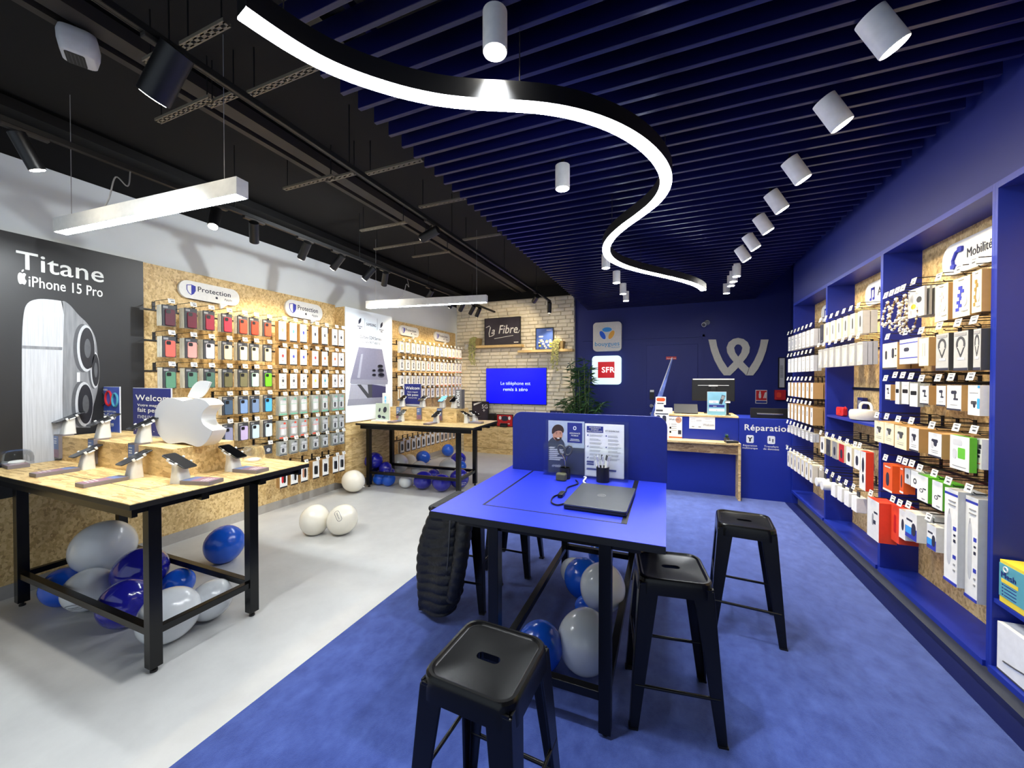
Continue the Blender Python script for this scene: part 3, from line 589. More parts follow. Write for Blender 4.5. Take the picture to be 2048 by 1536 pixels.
# ---------------------------------------------------------------- the two osb display tables
ZT = .97
def osb_table(x0, x1, y0, y1, legs, label, turn=0):
    t = thing('display_table', label, 'table', ((x0 + x1) / 2, (y0 + y1) / 2, 0), 0, 'osb topped display tables')
    MB().box(x0, x1, y0, y1, ZT - .032, ZT - .004).build('table_core', 'black', t, world=True, bevel=.001)
    top = MB().box(x0, x1, y0, y1, ZT - .004, ZT).build('table_top', 'osb', t, world=True)
    b = MB(); ix0, ix1, iy0, iy1 = x0 + .32, x1 - .26, y0 + .17, y1 - .16
    for q in ((ix0, ix1, iy0, iy0 + .005), (ix0, ix1, iy1, iy1 + .005), (ix0, ix0 + .005, iy0, iy1), (ix1, ix1 + .005, iy0, iy1)): b.box(*q, ZT, ZT + .0006)
    b.build('inlay_groove', 'black', top, world=True)
    (lx0, ly0), (lx1, ly1) = legs; s = .029
    for x in (lx0, lx1):
        for y in (ly0, ly1):
            l = MB().box(x - s, x + s, y - s, y + s, .03, ZT - .032).build('leg', 'black_metal', t, world=True, bevel=.002)
            MB().cyl((x, y, .01), (x, y, .032), .009, n=10).cyl((x, y, 0), (x, y, .012), .017, n=14).build('levelling_foot', 'black', l, world=True)
    for x in (lx0, lx1): MB().box(x - .02, x + .02, ly0 + s, ly1 - s, .20, .24).build('low_rail', 'black_metal', t, world=True, bevel=.002)
    for y in (ly0, ly1): MB().box(lx0 + s, lx1 - s, y - .02, y + .02, .20, .24).build('low_rail', 'black_metal', t, world=True, bevel=.002)
    for y in (y0 + .04, y1 - .04): MB().box(x0 + .06, x1 - .05, y - .012, y + .012, ZT - .085, ZT - .032).build('top_apron', 'black_metal', t, world=True)
    for x in (lx0, lx1): MB().box(x - .025, x + .025, y0 + .052, y1 - .052, ZT - .075, ZT - .032).build('top_beam', 'black_metal', t, world=True)
    for y in ((y0 * 2 + y1) / 3, (y0 + y1 * 2) / 3): MB().box(lx1 + .03, x1 - .012, y - .02, y + .02, ZT - .075, ZT - .032).build('top_bracket', 'black_metal', t, world=True)
    MB().add([(lx0 + .35, y0 + .12, ZT - .032), (lx1 - .1, y0 + .12, ZT - .032), (lx1 - .1, y1 - .12, ZT - .032), (lx0 + .35, y1 - .12, ZT - .032), (lx0 + .5, y0 + .16, ZT - .10), (lx1 - .3, y0 + .16, ZT - .10), (lx1 - .3, y1 - .2, ZT - .10), (lx0 + .5, y1 - .2, ZT - .10)], [(0, 1, 2, 3), (7, 6, 5, 4), (0, 4, 5, 1), (1, 5, 6, 2), (2, 6, 7, 3), (3, 7, 4, 0)]).build('cable_tray', 'black_metal', t, world=True)
    t.rotation_euler = (0, 0, R(turn))
osb_table(-4.40, -2.50, 1.05, 2.09, ((-4.22, 1.185), (-2.60, 1.72)), 'osb topped display table on a black steel frame, under the apple shaped sign')
osb_table(-4.22, -2.36, 4.34, 5.26, ((-4.13, 4.52), (-2.66, 5.08)), 'osb topped display table on a black steel frame, before the white phone totem', 4)
def riser(x0, x1, y0, y1, z1, lab):
    t = tag(MB().box(x0, x1, y0, y1, ZT, z1).build('display_riser', 'osb', bevel=.002), lab, 'display block', 'osb blocks on the tables'); return z1
RA = riser(-4.36, -2.90, 1.43, 1.80, 1.158, 'long osb block on the table under the apple shaped sign')
RB = riser(-4.08, -2.82, 4.82, 5.17, 1.165, 'long osb block on the table before the white phone totem')
# phone stands: stand, phone and price block are things of their own
PHN = {}
mat('print_sky', (96, 120, 170), .3, var=.25, nscale=14); mat('print_pink', (150, 110, 130), .3, var=.2, nscale=18); mat('slab_gray', (126, 118, 120), .45); mat('stand_white', (226, 224, 216), .4); mat('phone_back', (44, 46, 50), .3)
def stand(loc, rz, what, where, hang=None, slab=True, screen=None, tilt=25, smat='screen', flip=False):
    L = Vector(loc)
    if 's' not in PHN:
        s = thing('phone_stand', '', 'phone stand', (0, 0, 0), 0, 'white security stands for phones')
        rings = [[(x, y + o, z) for x, y in rr(w, d, .014, 4)] for w, d, o, z in ((.086, .072, 0, 0), (.086, .070, .0, .01), (.072, .058, .004, .07), (.064, .050, .008, .115))]
        for i in range(len(rings[3])): rings[3][i] = (rings[3][i][0], rings[3][i][1], .115 + rings[3][i][1] * .45)
        MB().loft(rings).build('pedestal', 'stand_white', s, smooth=40)
        m = Matrix.Translation((0, .010, .123)) @ Matrix.Rotation(R(tilt), 4, 'X'); b = MB().box(-.052, .052, -.018, .018, -.004, .004)
        for sx in (-1, 1):
            for yy in (-.03, .03): b.box(sx * .047 - .005, sx * .047 + .005, yy - .007, yy + .007, 0, .018); b.box(min(sx * .03, sx * .047), max(sx * .03, sx * .047), yy - .004, yy + .004, -.003, .004)
        b.xf(m).build('security_clamp', 'white', s, bevel=.002)
        p = thing('display_phone', '', 'phone', (0, 0, 0), 0, 'demonstration phones on white stands')
        MB().slab(rr(.086, .182, .014, 5), .006, .013).xf(m).build('phone_body', 'phone_back', p, bevel=.0015)
        MB().slab(rr(.080, .176, .012, 5), .013, .0137).xf(m).build('phone_screen', 'screen', p)
        k = tag(MB().box(-.05, .05, -.10, .10, 0, .024).build('price_block', 'slab_gray', bevel=.002, origin=(0, 0, 0)), '', 'price block', 'grey price blocks with printed tops')
        q = MB().box(-.044, .044, -.092, .03, .024, .025, 0).box(-.044, .044, .03, .092, .024, .025, 1)
        for z in (-.07, -.05, -.03): q.box(-.035, .02, z, z + .006, .025, .0254, 2)
        q.build('printed_card', ['print_pink', 'print_sky', 'white'], k)
        h = tag(MB().box(-.042, .042, -.014, .006, -.17, .012).box(-.042, .042, -.012, .07, 0, .012).build('hanging_price_block', 'slab_gray', origin=(0, 0, 0)), '', 'price block', 'grey price blocks hooked over osb blocks')
        q = MB().box(-.036, .036, -.015, -.014, -.10, .004, 0).box(-.036, .036, -.015, -.014, -.16, -.10, 1)
        for z in (-.02, -.04, -.055): q.box(-.028, .01, -.0155, -.015, z, z + .006, 2)
        q.build('printed_card', ['print_sky', 'print_pink', 'white'], h)
        PHN.update(s=s, p=p, k=k, h=h, used=set())
    def put(key, loc, label):
        o = PHN[key]
        if key in PHN['used']: o = dup(o, loc, rz, label=label)
        else: PHN['used'].add(key); o.location = loc; o.rotation_euler = (0, 0, rz); o['label'] = label
        return o
    put('s', L, f'white phone stand {where}')
    ph = put('p', L, f'{what} on the stand {where}')
    if smat != 'screen':
        for c in ph.children:
            if 'screen' in c.name: c.data = c.data.copy(); c.data.materials[0] = MATS[smat]
    d = Matrix.Rotation(rz, 3, 'Z') @ Vector((0, -1, 0))
    if hang is not None: put('h', Vector(hang), f'grey price block hooked below the stand {where}')
    elif slab: put('k', L + d * .148 + Vector((0, 0, 0)), f'grey price block lying before the stand {where}')
mat('ipad_glow', (90, 90, 230), .2, emit=.15, ecol=(.12, .1, .9)); mat('blue_screen', (120, 190, 240), .2, emit=.12, ecol=(.2, .5, .9))
NB = 'on the table of the apple shaped sign'
for i, (p, w) in enumerate((((149, 869.4), 'at the poster end of the near osb block'), ((210, 878), 'in front of the blue watch flyer'), ((285.7, 887.7), 'in front of the blue welcome board'))):
    q = P('Z', RA, *p); q = Vector((q.x, 1.475, RA + .012))
    stand(q, 0, 'dark phone', w, hang=(q.x, 1.43 - .006, RA))
q = P('Z', ZT, 116, 944); stand((q.x + .05, q.y + .12, ZT), 0, 'grey phone', 'on the near table edge towards the poster')
q = P('Z', ZT, 209, 962.7); stand((q.x + .05, q.y + .12, ZT), 0, 'black phone', 'midway along the near table edge')
stand((-2.76, 1.40, ZT), PI / 2 + .25, 'black phone with dark screen', 'at the near table corner', slab=True)
stand((-2.78, 1.72, ZT), PI / 2 + .15, 'black phone with violet flower', 'beside the near osb block end', slab=True)
MB_ = P('Z', ZT + .14, 488, 905)
# clear domes over small watches
def dome(c, lab, w=.17, d=.14, h=.10):
    t = thing('clear_dome', lab, 'cover', c); rings = [[(x, y, z) for x, y in rr(w * k, d * k, .03 * k + .01, 5)] for k, z in ((1, 0), (1, h * .45), (.93, h * .75), (.75, h * .95), (.4, h))]
    MB().loft(rings, cap=False).add([(x, y, h) for x, y in rr(w * .4, d * .4, .022, 5)], [tuple(range(24))]).build('dome_shell', 'clear', t, smooth=50)
    MB().lathe([(.001, .0), (.035, 0), (.04, .012), (.03, .022), (.001, .024)], 20).build('watch_puck', 'white', t, smooth=50)
q = P('Z', ZT, 33, 934); k = dup(PHN['k'], (q.x - .02, q.y + .0, ZT), R(84), label='grey price block under the clear dome beside the black poster')
dome((q.x, q.y, ZT + .025), 'clear plastic dome over a small white watch charger near the black poster'); dome((-2.96, 1.98, ZT), 'clear plastic dome behind the phone with a violet flower', .15, .12, .12)
# the big apple sign
za = RA; ya = 1.60; q0 = P('Y', ya - .06, 309, 840); q1 = P('Y', ya - .06, 428, 840); w = q1.x - q0.x; h = .318; cx = (q0.x + q1.x) / 2
t = thing('shape_sign', 'big white sign shaped as a bitten apple standing on the osb block', 'sign', (cx, ya, za))
mat('sign_face', (206, 210, 216), .35, var=.004); mat('sign_side', (236, 234, 226), .25, var=.004); mat('leaf_acrylic', (226, 230, 234), .12, alpha=.72, var=0)
o = apple(w * 1.0, h); MB().plate(o, .03, -.058).build('apple_body', 'sign_side', t, bevel=.004); MB().plate([(x * .995, .5 * h * .005 + z * .995) for x, z in o], -.058, -.0595).build('apple_face', 'sign_face', t)
MB().plate(leaf(.25, .10, .075, h + .055), .006, -.006).build('apple_leaf', 'leaf_acrylic', t)
# upright boards
def board(px, zb, mats, lab, cat='sign board', name='sign_board', th=.008, yfix=None, acrylic=True):
    x0, y0, x1, y1 = px; Y = yfix if yfix is not None else P('Z', zb, (x0 + x1) / 2, y1).y
    a, c = P('Y', Y, x0, (y0 + y1) / 2), P('Y', Y, x1, (y0 + y1) / 2); tz = P('Y', Y, (x0 + x1) / 2, y0).z
    w, h = c.x - a.x, tz - zb; t = thing(name, lab, cat, ((a.x + c.x) / 2, Y, zb))
    if acrylic: MB().box(-w / 2 - .004, w / 2 + .004, 0, th, 0, h + .004).build('acrylic_holder', 'lgray', t); MB().box(-w * .3, w * .3, -.04, .05, 0, .004).build('holder_foot', 'clear_pack', t)
    MB().box(-w / 2, w / 2, -.002, 0, .004, h).build('printed_sheet', mats, t)
    return t, w, h
mat('flyer_blue', (62, 84, 170), .35, var=.2, nscale=7)
t, w, h = board((182, 774, 239, 868), RA, 'flyer_blue', 'blue flyer in a clear holder showing coloured watches and a price, on the osb block', yfix=1.70)
b = MB()
for k, (m, cx, cz, rr_) in enumerate(((1, .32, .78, .10), (1, .46, .74, .09), (2, .66, .75, .10), (3, .88, .72, .09))):
    o = ell(rr_ * w, rr_ * w * 1.3, 16, (cx - .5) * w, cz * h); b.tube([(x, -.005, z) for x, z in o], .008, 6, m, closed=True)
b.plate([((x - .5) * w, z * h) for x, z in ((0, .05), (.25, .05), (.35, .35), (.2, .5), (0, .45))], -.002, -.003, 4)
b.text('CASA KIDS', 0, h * .92, .022, -.002, 0, .01, 'c'); b.text('Connect KIDS Lite', w * .1, h * .44, .022, -.002, 0, .005, 'c', wmax=w * .6); b.text('99€99', w * .12, h * .28, .07, -.002, 0, .02, 'c', wmax=w * .56); b.text('99€99', w * .2, h * .13, .04, -.002, 0, .01, 'c')
b.build('flyer_print', ['white', 'ink', 'red', 'teal', 'gray'], t)
t, w, h = board((267, 777, 342, 879), RA, 'navy_deep', 'blue welcome board with white words, half hidden by the apple shaped sign', yfix=1.70)
b = MB(); b.text('Welcom', -w * .42, h * .74, h * .18, -.002, 0, .012, wmax=w * .9); b.text('Votre magasin', -w * .37, h * .62, h * .075, -.002, 0, .01, wmax=w * .7); b.text('fait peau', -w * .37, h * .50, h * .13, -.002, 0, .012, wmax=w * .62); b.text('neuve', -w * .37, h * .36, h * .15, -.002, 2, 0, wmax=w * .5)
for k in range(26): x, z = random.uniform(-.45, .45) * w, random.uniform(.03, .14) * h; b.plate(ell(.004, .004, 8, x, z), -.002, -.003, 0)
b.build('board_lettering', ['white', 'ink_blue', 'lgray'], t)
# goods of the far table
NB2 = 'on the far osb table'
for i, (x, w, hg) in enumerate(((-3.86, 'next to the totem', 1), (-3.48, 'beside the far welcome board', 1), (-3.12, 'midway along it', 1), (-2.92, 'beside the grey letter tower', 0))):
    stand((x, 4.92, RB + .012), 0, ('white phone', 'black phone', 'phone with bright blue screen', 'dark phone')[i], 'on the far block ' + w, hang=(x + .02, 4.82 - .006, RB) if hg else None, slab=False, smat='blue_screen' if i == 2 else 'screen')
for i, (p, w, rz) in enumerate((((810, 841.6), 'below the far welcome board', 0), ((869, 847), 'in the middle of the far table front', 0), ((934, 846), 'at the near corner of the far table', PI / 2), ((955, 845), 'at the outer end of the far table', PI / 2 - .2))):
    q = P('Z', ZT, *p); stand((min(q.x, -2.60), min(q.y, 5.05) if i > 1 else 4.68, ZT), rz, 'black phone' if i != 1 else 'grey phone', w, slab=i != 3)
t, w, h = board((809, 768, 842, 813), RB, 'navy_deep', 'small dark blue welcome board standing on the far osb block', yfix=5.08)
b = MB(); b.text('Welcom', 0, h * .76, h * .18, -.002, 0, .012, 'c', wmax=w * .84); b.text('Votre magasin', 0, h * .62, h * .08, -.002, 0, .0, 'c', wmax=w * .62); b.text('fait peau', 0, h * .48, h * .13, -.002, 0, .012, 'c', wmax=w * .66); b.text('neuve', 0, h * .36, h * .11, -.002, 1, 0, 'c', wmax=w * .5)
b.box(-w * .4, w * .4, -.003, -.002, h * .03, h * .10, 1); b.build('board_lettering', ['white', 'lgray'], t)
q = P('Y', 4.98, 920, 795); t = thing('letter_tower', 'grey upright tower reading HONOR downwards on the far osb block', 'display tower', (-2.87, 5.0, RB)); mat('tower_gray', (112, 108, 106), .5)
MB().box(-.055, .055, -.05, .05, 0, .285).build('tower_body', 'tower_gray', t, bevel=.002)
b = MB(); b.text('HONOR', 0, 0, .075, 0, 0, .03, wmax=.225); b.v = [(v[2] - .026, v[1] - .0498, .258 - v[0]) for v in b.v]; b.build('tower_lettering', 'white', t)
q = P('Z', ZT, 764, 840); t = thing('earbud_display', 'pale green upright card showing dark earbuds on a white plinth', 'display card', (-3.98, 4.60, ZT)); mat('pale_green', (190, 206, 190), .5)
MB().box(-.13, .13, -.09, .03, 0, .022).build('plinth', 'white', t, bevel=.002); MB().box(-.12, .12, .0, .015, .022, .27).build('card', 'pale_green', t)
b = MB(); 
for x, z, rx, rz in ((-.045, .17, .015, .03), (.055, .175, .03, .045), (-.05, .07, .03, .025), (.03, .06, .035, .018)): b.plate(ell(rx, rz, 16, x, z, -.3), .0, -.006)
b.build('earbud_picture', 'ink', t)
t = thing('slim_tower', 'slim white tower with a pale cyan stripe beside the earbud card', 'display tower', (-4.02, 4.74, ZT)); MB().box(-.06, .06, -.02, .02, 0, .42).build('tower_body', 'white', t, bevel=.002); b = MB()
for k in range(4): b.box(-.015, .015, -.0212, -.02, .18 + k * .05, .22 + k * .05)
b.build('stripe_print', 'blue_screen', t)
# ---------------------------------------------------------------- the blue advice desk
ZD = .92; dx0, dx1, dy0, dy1 = -1.13, .0, 1.665, 3.62
t = thing('advice_desk', 'long bright blue advice desk on black legs standing on the blue carpet', 'desk', ((dx0 + dx1) / 2, (dy0 + dy1) / 2, 0))
MB().box(dx0, dx1, dy0, dy1, ZD - .034, ZD - .002).build('desk_core', 'black', t, world=True, bevel=.001); top = MB().box(dx0, dx1, dy0, dy1, ZD - .002, ZD).build('desk_top', 'blue_top', t, world=True)
b = MB()
for q in ((-.926, -.912, 1.86, 2.685), (-.926, -.17, 1.852, 1.862), (-.198, -.17, 1.855, 2.685)): b.box(*q, ZD, ZD + .0006)
b.build('inlay_groove', 'black', top, world=True)
for x in (-.795, -.25):
    for y in (1.735, 3.17):
        l = MB().box(x - .027, x + .027, y - .027, y + .027, .02, ZD - .034).build('leg', 'black_metal', t, world=True, bevel=.002); MB().cyl((x, y, 0), (x, y, .022), .016, n=12).build('levelling_foot', 'black', l, world=True)
    MB().box(x - .02, x + .02, 1.762, 3.143, .16, .20).build('low_rail', 'black_metal', t, world=True, bevel=.002)
for y in (1.735, 3.17): MB().box(-.768, -.277, y - .02, y + .02, .16, .20).build('low_rail', 'black_metal', t, world=True, bevel=.002)
for y in (1.75, 3.1): MB().box(-1.0, -.1, y - .02, y + .02, ZD - .075, ZD - .034).build('top_beam', 'black_metal', t, world=True)
for x in (-.52, -.44): MB().box(x - .03, x + .03, 2.3, 2.36, ZD - .12, ZD - .034).build('socket_box', 'black', t, world=True)
pts = rr(1.09, .86, .07, 6, -.54, .925); pts = [(x, max(z, ZD)) for x, z in pts]
tag(MB().plate(pts, 2.712, 2.69).build('desk_divider', 'blue_divider_shaded', bevel=.002), 'upright blue divider panel with rounded corners standing across the advice desk', 'divider')  # darker blue: shade on the upright face is put into the colour
# flyers in the clear double holder
t = thing('flyer_holder', 'clear double holder with two printed flyers on the blue desk', 'flyer holder', (-.525, 2.635, ZD))
MB().box(-.29, .29, -.03, .03, 0, .006).box(-.29, .29, .024, .03, .006, .39).build('holder_back', 'clear', t); MB().box(-.29, .29, -.03, -.026, .006, .23).build('holder_pocket', 'clear', t)
mat('fly_dark', (62, 68, 84), .5, var=.15, nscale=9); mat('fly_sky', (176, 188, 204), .5, var=.05)
f = MB().box(-.265, -.005, .012, .016, .012, .385).build('photo_flyer', 'fly_sky', t); b = MB(); y = .012
b.plate([(-.265, .012), (-.005, .012), (-.005, .20), (-.12, .20), (-.265, .235)], y, y - .0008, 0)
b.plate(outline([(-.265, .20), (-.262, .235), (-.235, .262), (-.21, .275), (-.175, .262), (-.15, .235), (-.14, .20)], 4), y, y - .0012, 0)
b.plate(outline([(-.232, .29), (-.228, .262), (-.205, .243), (-.183, .245), (-.165, .265), (-.160, .29), (-.163, .315), (-.185, .33), (-.215, .328), (-.232, .29)], 4), y, y - .0016, 2)
b.plate(outline([(-.238, .29), (-.236, .325), (-.215, .352), (-.185, .358), (-.160, .345), (-.150, .318), (-.158, .30), (-.168, .312), (-.19, .314), (-.212, .306), (-.226, .292), (-.238, .29)], 4), y, y - .002, 3)
b.plate(outline([(-.222, .268), (-.205, .243), (-.183, .244), (-.166, .262), (-.175, .268), (-.195, .262), (-.222, .268)], 4), y, y - .0021, 3); b.plate(ell(.010, .004, 10, -.190, .2605), y, y - .0026, 4)
for x in (-.204, -.176): b.plate(ell(.004, .002, 8, x, .292), y, y - .0022, 3); b.plate(ell(.007, .0015, 8, x, .300), y, y - .0022, 3)
b.plate([(-.192, .287), (-.186, .275), (-.194, .275)], y, y - .0022, 5)
b.plate([(-.125, .235), (-.020, .235), (-.020, .375), (-.125, .375)], y, y - .0012, 1)
b.text('ASSURANCE', -.072, .297, .014, y - .0012, 4, .01, 'c', wmax=.075); b.text('MOBILE', -.072, .281, .014, y - .0012, 4, .01, 'c', wmax=.05); b.plate(rr(.022, .026, .009, 4, -.072, .338), y, y - .0022, 4); b.plate(rr(.012, .016, .005, 4, -.072, .338), y, y - .0026, 1)
for i, w in enumerate((.06, .07)): b.box(-.072 - w / 2, -.072 + w / 2, y - .002, y - .001, .258 - i * .01, .261 - i * .01, 4)
for i, w in enumerate((.04, .10, .11, .10, .06, .11, .08)): b.box(-.258, -.258 + w, y - .0016, y - .0008, .188 - i * .014, .194 - i * .014, 4)
b.text('crédit', -.235, .055, .026, y - .001, 4, .01)
b.build('flyer_print', ['fly_dark', 'navy', 'skin', 'hair', 'white', 'skin'], f)
f = MB().box(.0, .262, .010, .014, .012, .375).build('text_flyer', 'paper', t); b = MB(); y = .010
b.box(.012, .125, y - .001, y, .315, .358, 0); b.text('ASSURANCE', .068, .345, .012, y - .001, 1, .01, 'c', wmax=.08); b.text('MOBILE', .068, .333, .012, y - .001, 1, .01, 'c', wmax=.05); b.text('MULTI-PRODUITS', .068, .320, .012, y - .001, 1, .01, 'c', wmax=.1)
b.text('ET DOMICILE', .14, .325, .013, y, 2, .01, wmax=.09)
for c in (.02, .145):
    for i in range(7):
        z = .295 - i * .026
        if i % 3 == 0: b.plate(ell(.005, .005, 8, c, z), y, y - .001, 0)
        for k in range(2): b.box(c + .012, c + .012 + random.uniform(.06, .09), y - .0008, y, z - k * .008, z - k * .008 + .003, 3)
for z, w in ((.105, .05), (.088, .05), (.055, .2)): b.box(.012, .012 + w, y - .001, y, z, z + .012, 0)
b.build('flyer_print', ['navy', 'white', 'ink', 'gray'], f)
# laptop, charger, cups
t = thing('laptop', 'closed dark grey laptop lying on the blue desk', 'laptop', (-.335, 2.165, ZD + .0), R(-1.5)); mat('laptop_lid', (78, 80, 82), .35, metal=.3)
MB().slab(rr(.32, .44, .012, 4), .004, .018).build('laptop_base', 'black', t, bevel=.002); MB().slab(rr(.322, .442, .014, 4), .0205, .030).build('laptop_lid', 'laptop_lid', t, bevel=.002)
b = MB(); o = ell(.022, .022, 28); b.tube([(x, y, .0302) for x, y in o], .0012, 5, closed=True); b.text('DELL', 0, 0, .012, 0, 0, .01, 'c', wmax=.026); n = len(b.v); b.v = [(v[0], v[2] - .003, .0305) if abs(v[1] + .0012) < 1e-6 else v for v in b.v]
b.build('lid_emblem', 'gray', t); MB().box(-.12, .12, -.16, .16, 0, .005).build('rubber_foot', 'black', t)
MB_ = MB().tube(spline([(-.56, 2.52, ZD + .006), (-.53, 2.44, ZD + .006), (-.57, 2.33, ZD + .006), (-.56, 2.22, ZD + .006), (-.60, 2.12, ZD + .006), (-.585, 2.02, ZD + .006), (-.54, 1.985, ZD + .006), (-.505, 2.03, ZD + .007)], 6), .0045, 6)
t = thing('charger_cable', 'black laptop charger cable looping beside the grey laptop', 'cable', (-.56, 2.2, ZD)); MB_.build('cable', 'black', t, world=True, smooth=60)
MB().slab(rr(.03, .08, .012, 4, -.565, 2.16), ZD + .001, ZD + .022).build('adapter_brick', 'black', t, world=True, bevel=.003)
tag(MB().tube(spline([(-.52, 2.6, ZD + .012), (-.50, 2.555, ZD + .02), (-.505, 2.50, ZD + .008), (-.48, 2.455, ZD + .006)], 6), .006, 8).build('white_cable', 'white', smooth=60), 'short white cable end before the flyer holder', 'cable')
def cup(c, r, h, lab, m='black'):
    t = thing('desk_cup', lab, 'cup', c); MB().lathe([(r, 0), (r, h), (r * .92, h), (r * .92, .006), (.001, .006)], 28).build('cup_body', m, t, smooth=40); return t
c = Vector((-.392, 2.575, ZD)); cup(c, .042, .10, 'black mesh pen cup full of white pens')
for k in range(9):
    a = k * 2.4; r = .008 + .022 * ((k * 37 % 10) / 10); b0 = c + Vector((r * math.cos(a) * .8, r * math.sin(a) * .8, .008)); d = Vector((math.cos(a) * (.02 + r * .5), math.sin(a) * (.01 + r * .4), .145)).normalized()
    p = tag(MB().cyl(b0, b0 + d * .135, .0045, n=8).build('pen', 'white', smooth=60), 'white pen standing in the black pen cup', 'pen', 'white pens in the cup'); MB().cyl(b0 + d * .135, b0 + d * .168, .0062, .005, 8).build('pen_cap', 'lgray' if k % 3 else 'dgray', p, world=True)
c = Vector((-.645, 2.56, ZD)); cup(c, .036, .075, 'black cup holding a pair of scissors')
t = thing('scissors', 'pair of scissors with dark round handles standing in the black cup', 'scissors', c + Vector((0, 0, .008)))
for s in (-1, 1):
    b = MB(); o = [(s * .025 + x, y * .2, .185 + z) for (x, z), y in [((p[0], p[1]), 0) for p in ell(.021, .034, 20, 0, 0, -s * .35)]]; b.tube(o, .007, 8, 0, True); b.build('handle', 'dgray', t, smooth=60)
    MB().tube([(s * .018, s * .003, .155), (0, s * .003, .11), (-s * .008, s * .003, 0)], [.006, .005, .002], 6).build('blade', 'steel', t, smooth=60)
tag(MB().slab(rr(.07, .05, .015, 4, -.655, 2.50), ZD, ZD + .05).build('olive_pouch', mat('pouch', (84, 84, 60), .6), bevel=.01, seg=3), 'small olive pouch lying before the scissors cup', 'pouch')
# ---------------------------------------------------------------- stools
def rsq(s, z, n=6, r=.3): return [(x, y, z) for x, y in rr(s, s, s * r, n)]
ST = {}
def stool(x, y, rz, lab):
    if ST: return dup(ST['s'], (x, y, 0), rz, label=lab)
    t = thing('metal_stool', lab, 'stool', (x, y, 0), rz, 'black metal stools around the advice desk'); H = .685
    rings = [rsq(.330, .612, 6, .16), rsq(.326, .650, 6, .16), rsq(.322, .664, 6, .17), rsq(.318, .678, 6, .17), rsq(.306, H, 6, .17), rsq(.290, H, 6, .17), rsq(.276, H - .008, 6, .15), rsq(.268, H - .009, 6, .15)]
    n = len(rings[0]); o = [(.012 * 0 + x, y) for x, y in rr(.085, .034, .0165, 6)]
    b = MB(); hole = [(p[0], p[1], H - .009) for p in o]; low = [(p[0], p[1], H - .03) for p in o]; b.loft(rings + [hole, low], cap=False); inner = [rsq(.322, .612, 6, .16), rsq(.314, .66, 6, .16), low]
    b.loft([rings[0], inner[0], inner[1], low], cap=False)
    b.build('seat', 'black_metal', t, smooth=35)
    for sx, sy in ((1, 1), (-1, 1), (-1, -1), (1, -1)):
        b = MB(); R_ = []
        for k, z in ((0, .655), (.06, .62), (1, .0)):
            q = .158 + (.205 - .158) * k; w = .088 - .048 * k; th = .010
            L = [(0, 0), (-w, 0), (-w, -th), (-th, -th), (-th, -w), (0, -w)]; L = [(0, -.0), *L[1:]]
            pts = [(sx * (q + a), sy * (q + c), z) for a, c in L]; R_.append(pts if sx * sy > 0 else pts[::-1])
        R_ = R_[::-1]; b.loft(R_); l = b.build('leg', 'black_metal', t, bevel=.004)
        MB().box(sx * .187 - .02, sx * .187 + .02, sy * .187 - .02, sy * .187 + .02, .0, .012).build('foot_pad', 'black', l)
    for s in (-1, 1):
        MB().cyl((-.178, s * .186, .20), (.178, s * .186, .20), .008, n=10).build('foot_rail', 'black_metal', t, smooth=60)
        MB().cyl((s * .176, -.172, .33), (s * .176, .172, .33), .007, n=10).build('side_rail', 'black_metal', t, smooth=60)
    for k in range(4):
        a = k * PI / 2; m = Matrix.Rotation(a, 4, 'Z'); b = MB().plate([(-.15, .66), (.15, .66), (.15, .60), (.095, .60), (.07, .625), (-.07, .625), (-.095, .60), (-.15, .60)], -.152, -.158); b.xf(m).build('seat_skirt', 'black_metal', t)
    ST['s'] = t
    return t
stool(-.545, 1.135, R(-3), 'black metal stool standing alone in front of the desk, nearest the camera')
stool(.022, 2.03, R(8), 'black metal stool tucked against the desk corner beside the laptop')
stool(.475, 2.885, R(-4), 'black metal stool standing free on the carpet before the counter')
stool(-1.36, 2.49, R(5), 'black metal stool under the black quilted jacket')
stool(-1.215, 3.06, R(0), 'black metal stool behind the jacket stool at the far side of the desk')
# jacket draped over its stool
def section(k):
    z = .745 - .70 * k; w = .11 + .06 * min(1, k * 1.5) - .05 * max(0, k - .8) * 3; d = .050 + .022 * math.sin(k * 2.6)
    cx = -1.355 - .095 * k - .02 * math.sin(k * 5); cy = 2.205 - .025 * k; o = []
    for i in range(48):
        a = 2 * PI * i / 48; row = k * 11.5 + .35 * math.sin(a + .6) + .18 * math.sin(2.3 * a + 4 * k); puff = .011 * abs(math.sin(row * PI)) ** .45 - .008; f = 1 + .06 * math.sin(2 * a + k * 4) + .035 * math.sin(5 * a - k * 7)
        o.append((cx + (w + puff) * f * math.cos(a), cy + (d + puff) * f * math.sin(a) + .018 * math.sin(3 * a + k * 2), z + .03 * math.cos(a) * (k - .3)))
    return o
mat('jacket', (20, 20, 22), .5, bump=.5, nscale=40, spec=.45)
t = thing('quilted_jacket', 'black quilted puffer jacket hanging over a stool at the carpet edge', 'jacket', (-1.45, 2.2, 0)); MB().loft([section(i / 110) for i in range(111)]).build('jacket_body', 'jacket', t, world=True, smooth=70)
b = MB(); sp = spline([(-1.225, 2.20, .70), (-1.215, 2.15, .55), (-1.235, 2.13, .36), (-1.285, 2.14, .17)], 16); b.tube(sp, [.050 + .008 * abs(math.sin(i * .62)) ** .5 - .014 * i / len(sp) for i in range(len(sp))], 18); b.build('sleeve', 'jacket', t, world=True, smooth=70)
MB().box(-1.52, -1.21, 2.20, 2.60, .692, .735).build('jacket_fold', 'jacket', t, world=True, bevel=.02, seg=3); MB().tube(spline([(-1.30, 2.135, .70), (-1.31, 2.12, .4), (-1.36, 2.11, .1)], 6), .004, 5).build('zip_line', 'dgray', t, world=True)
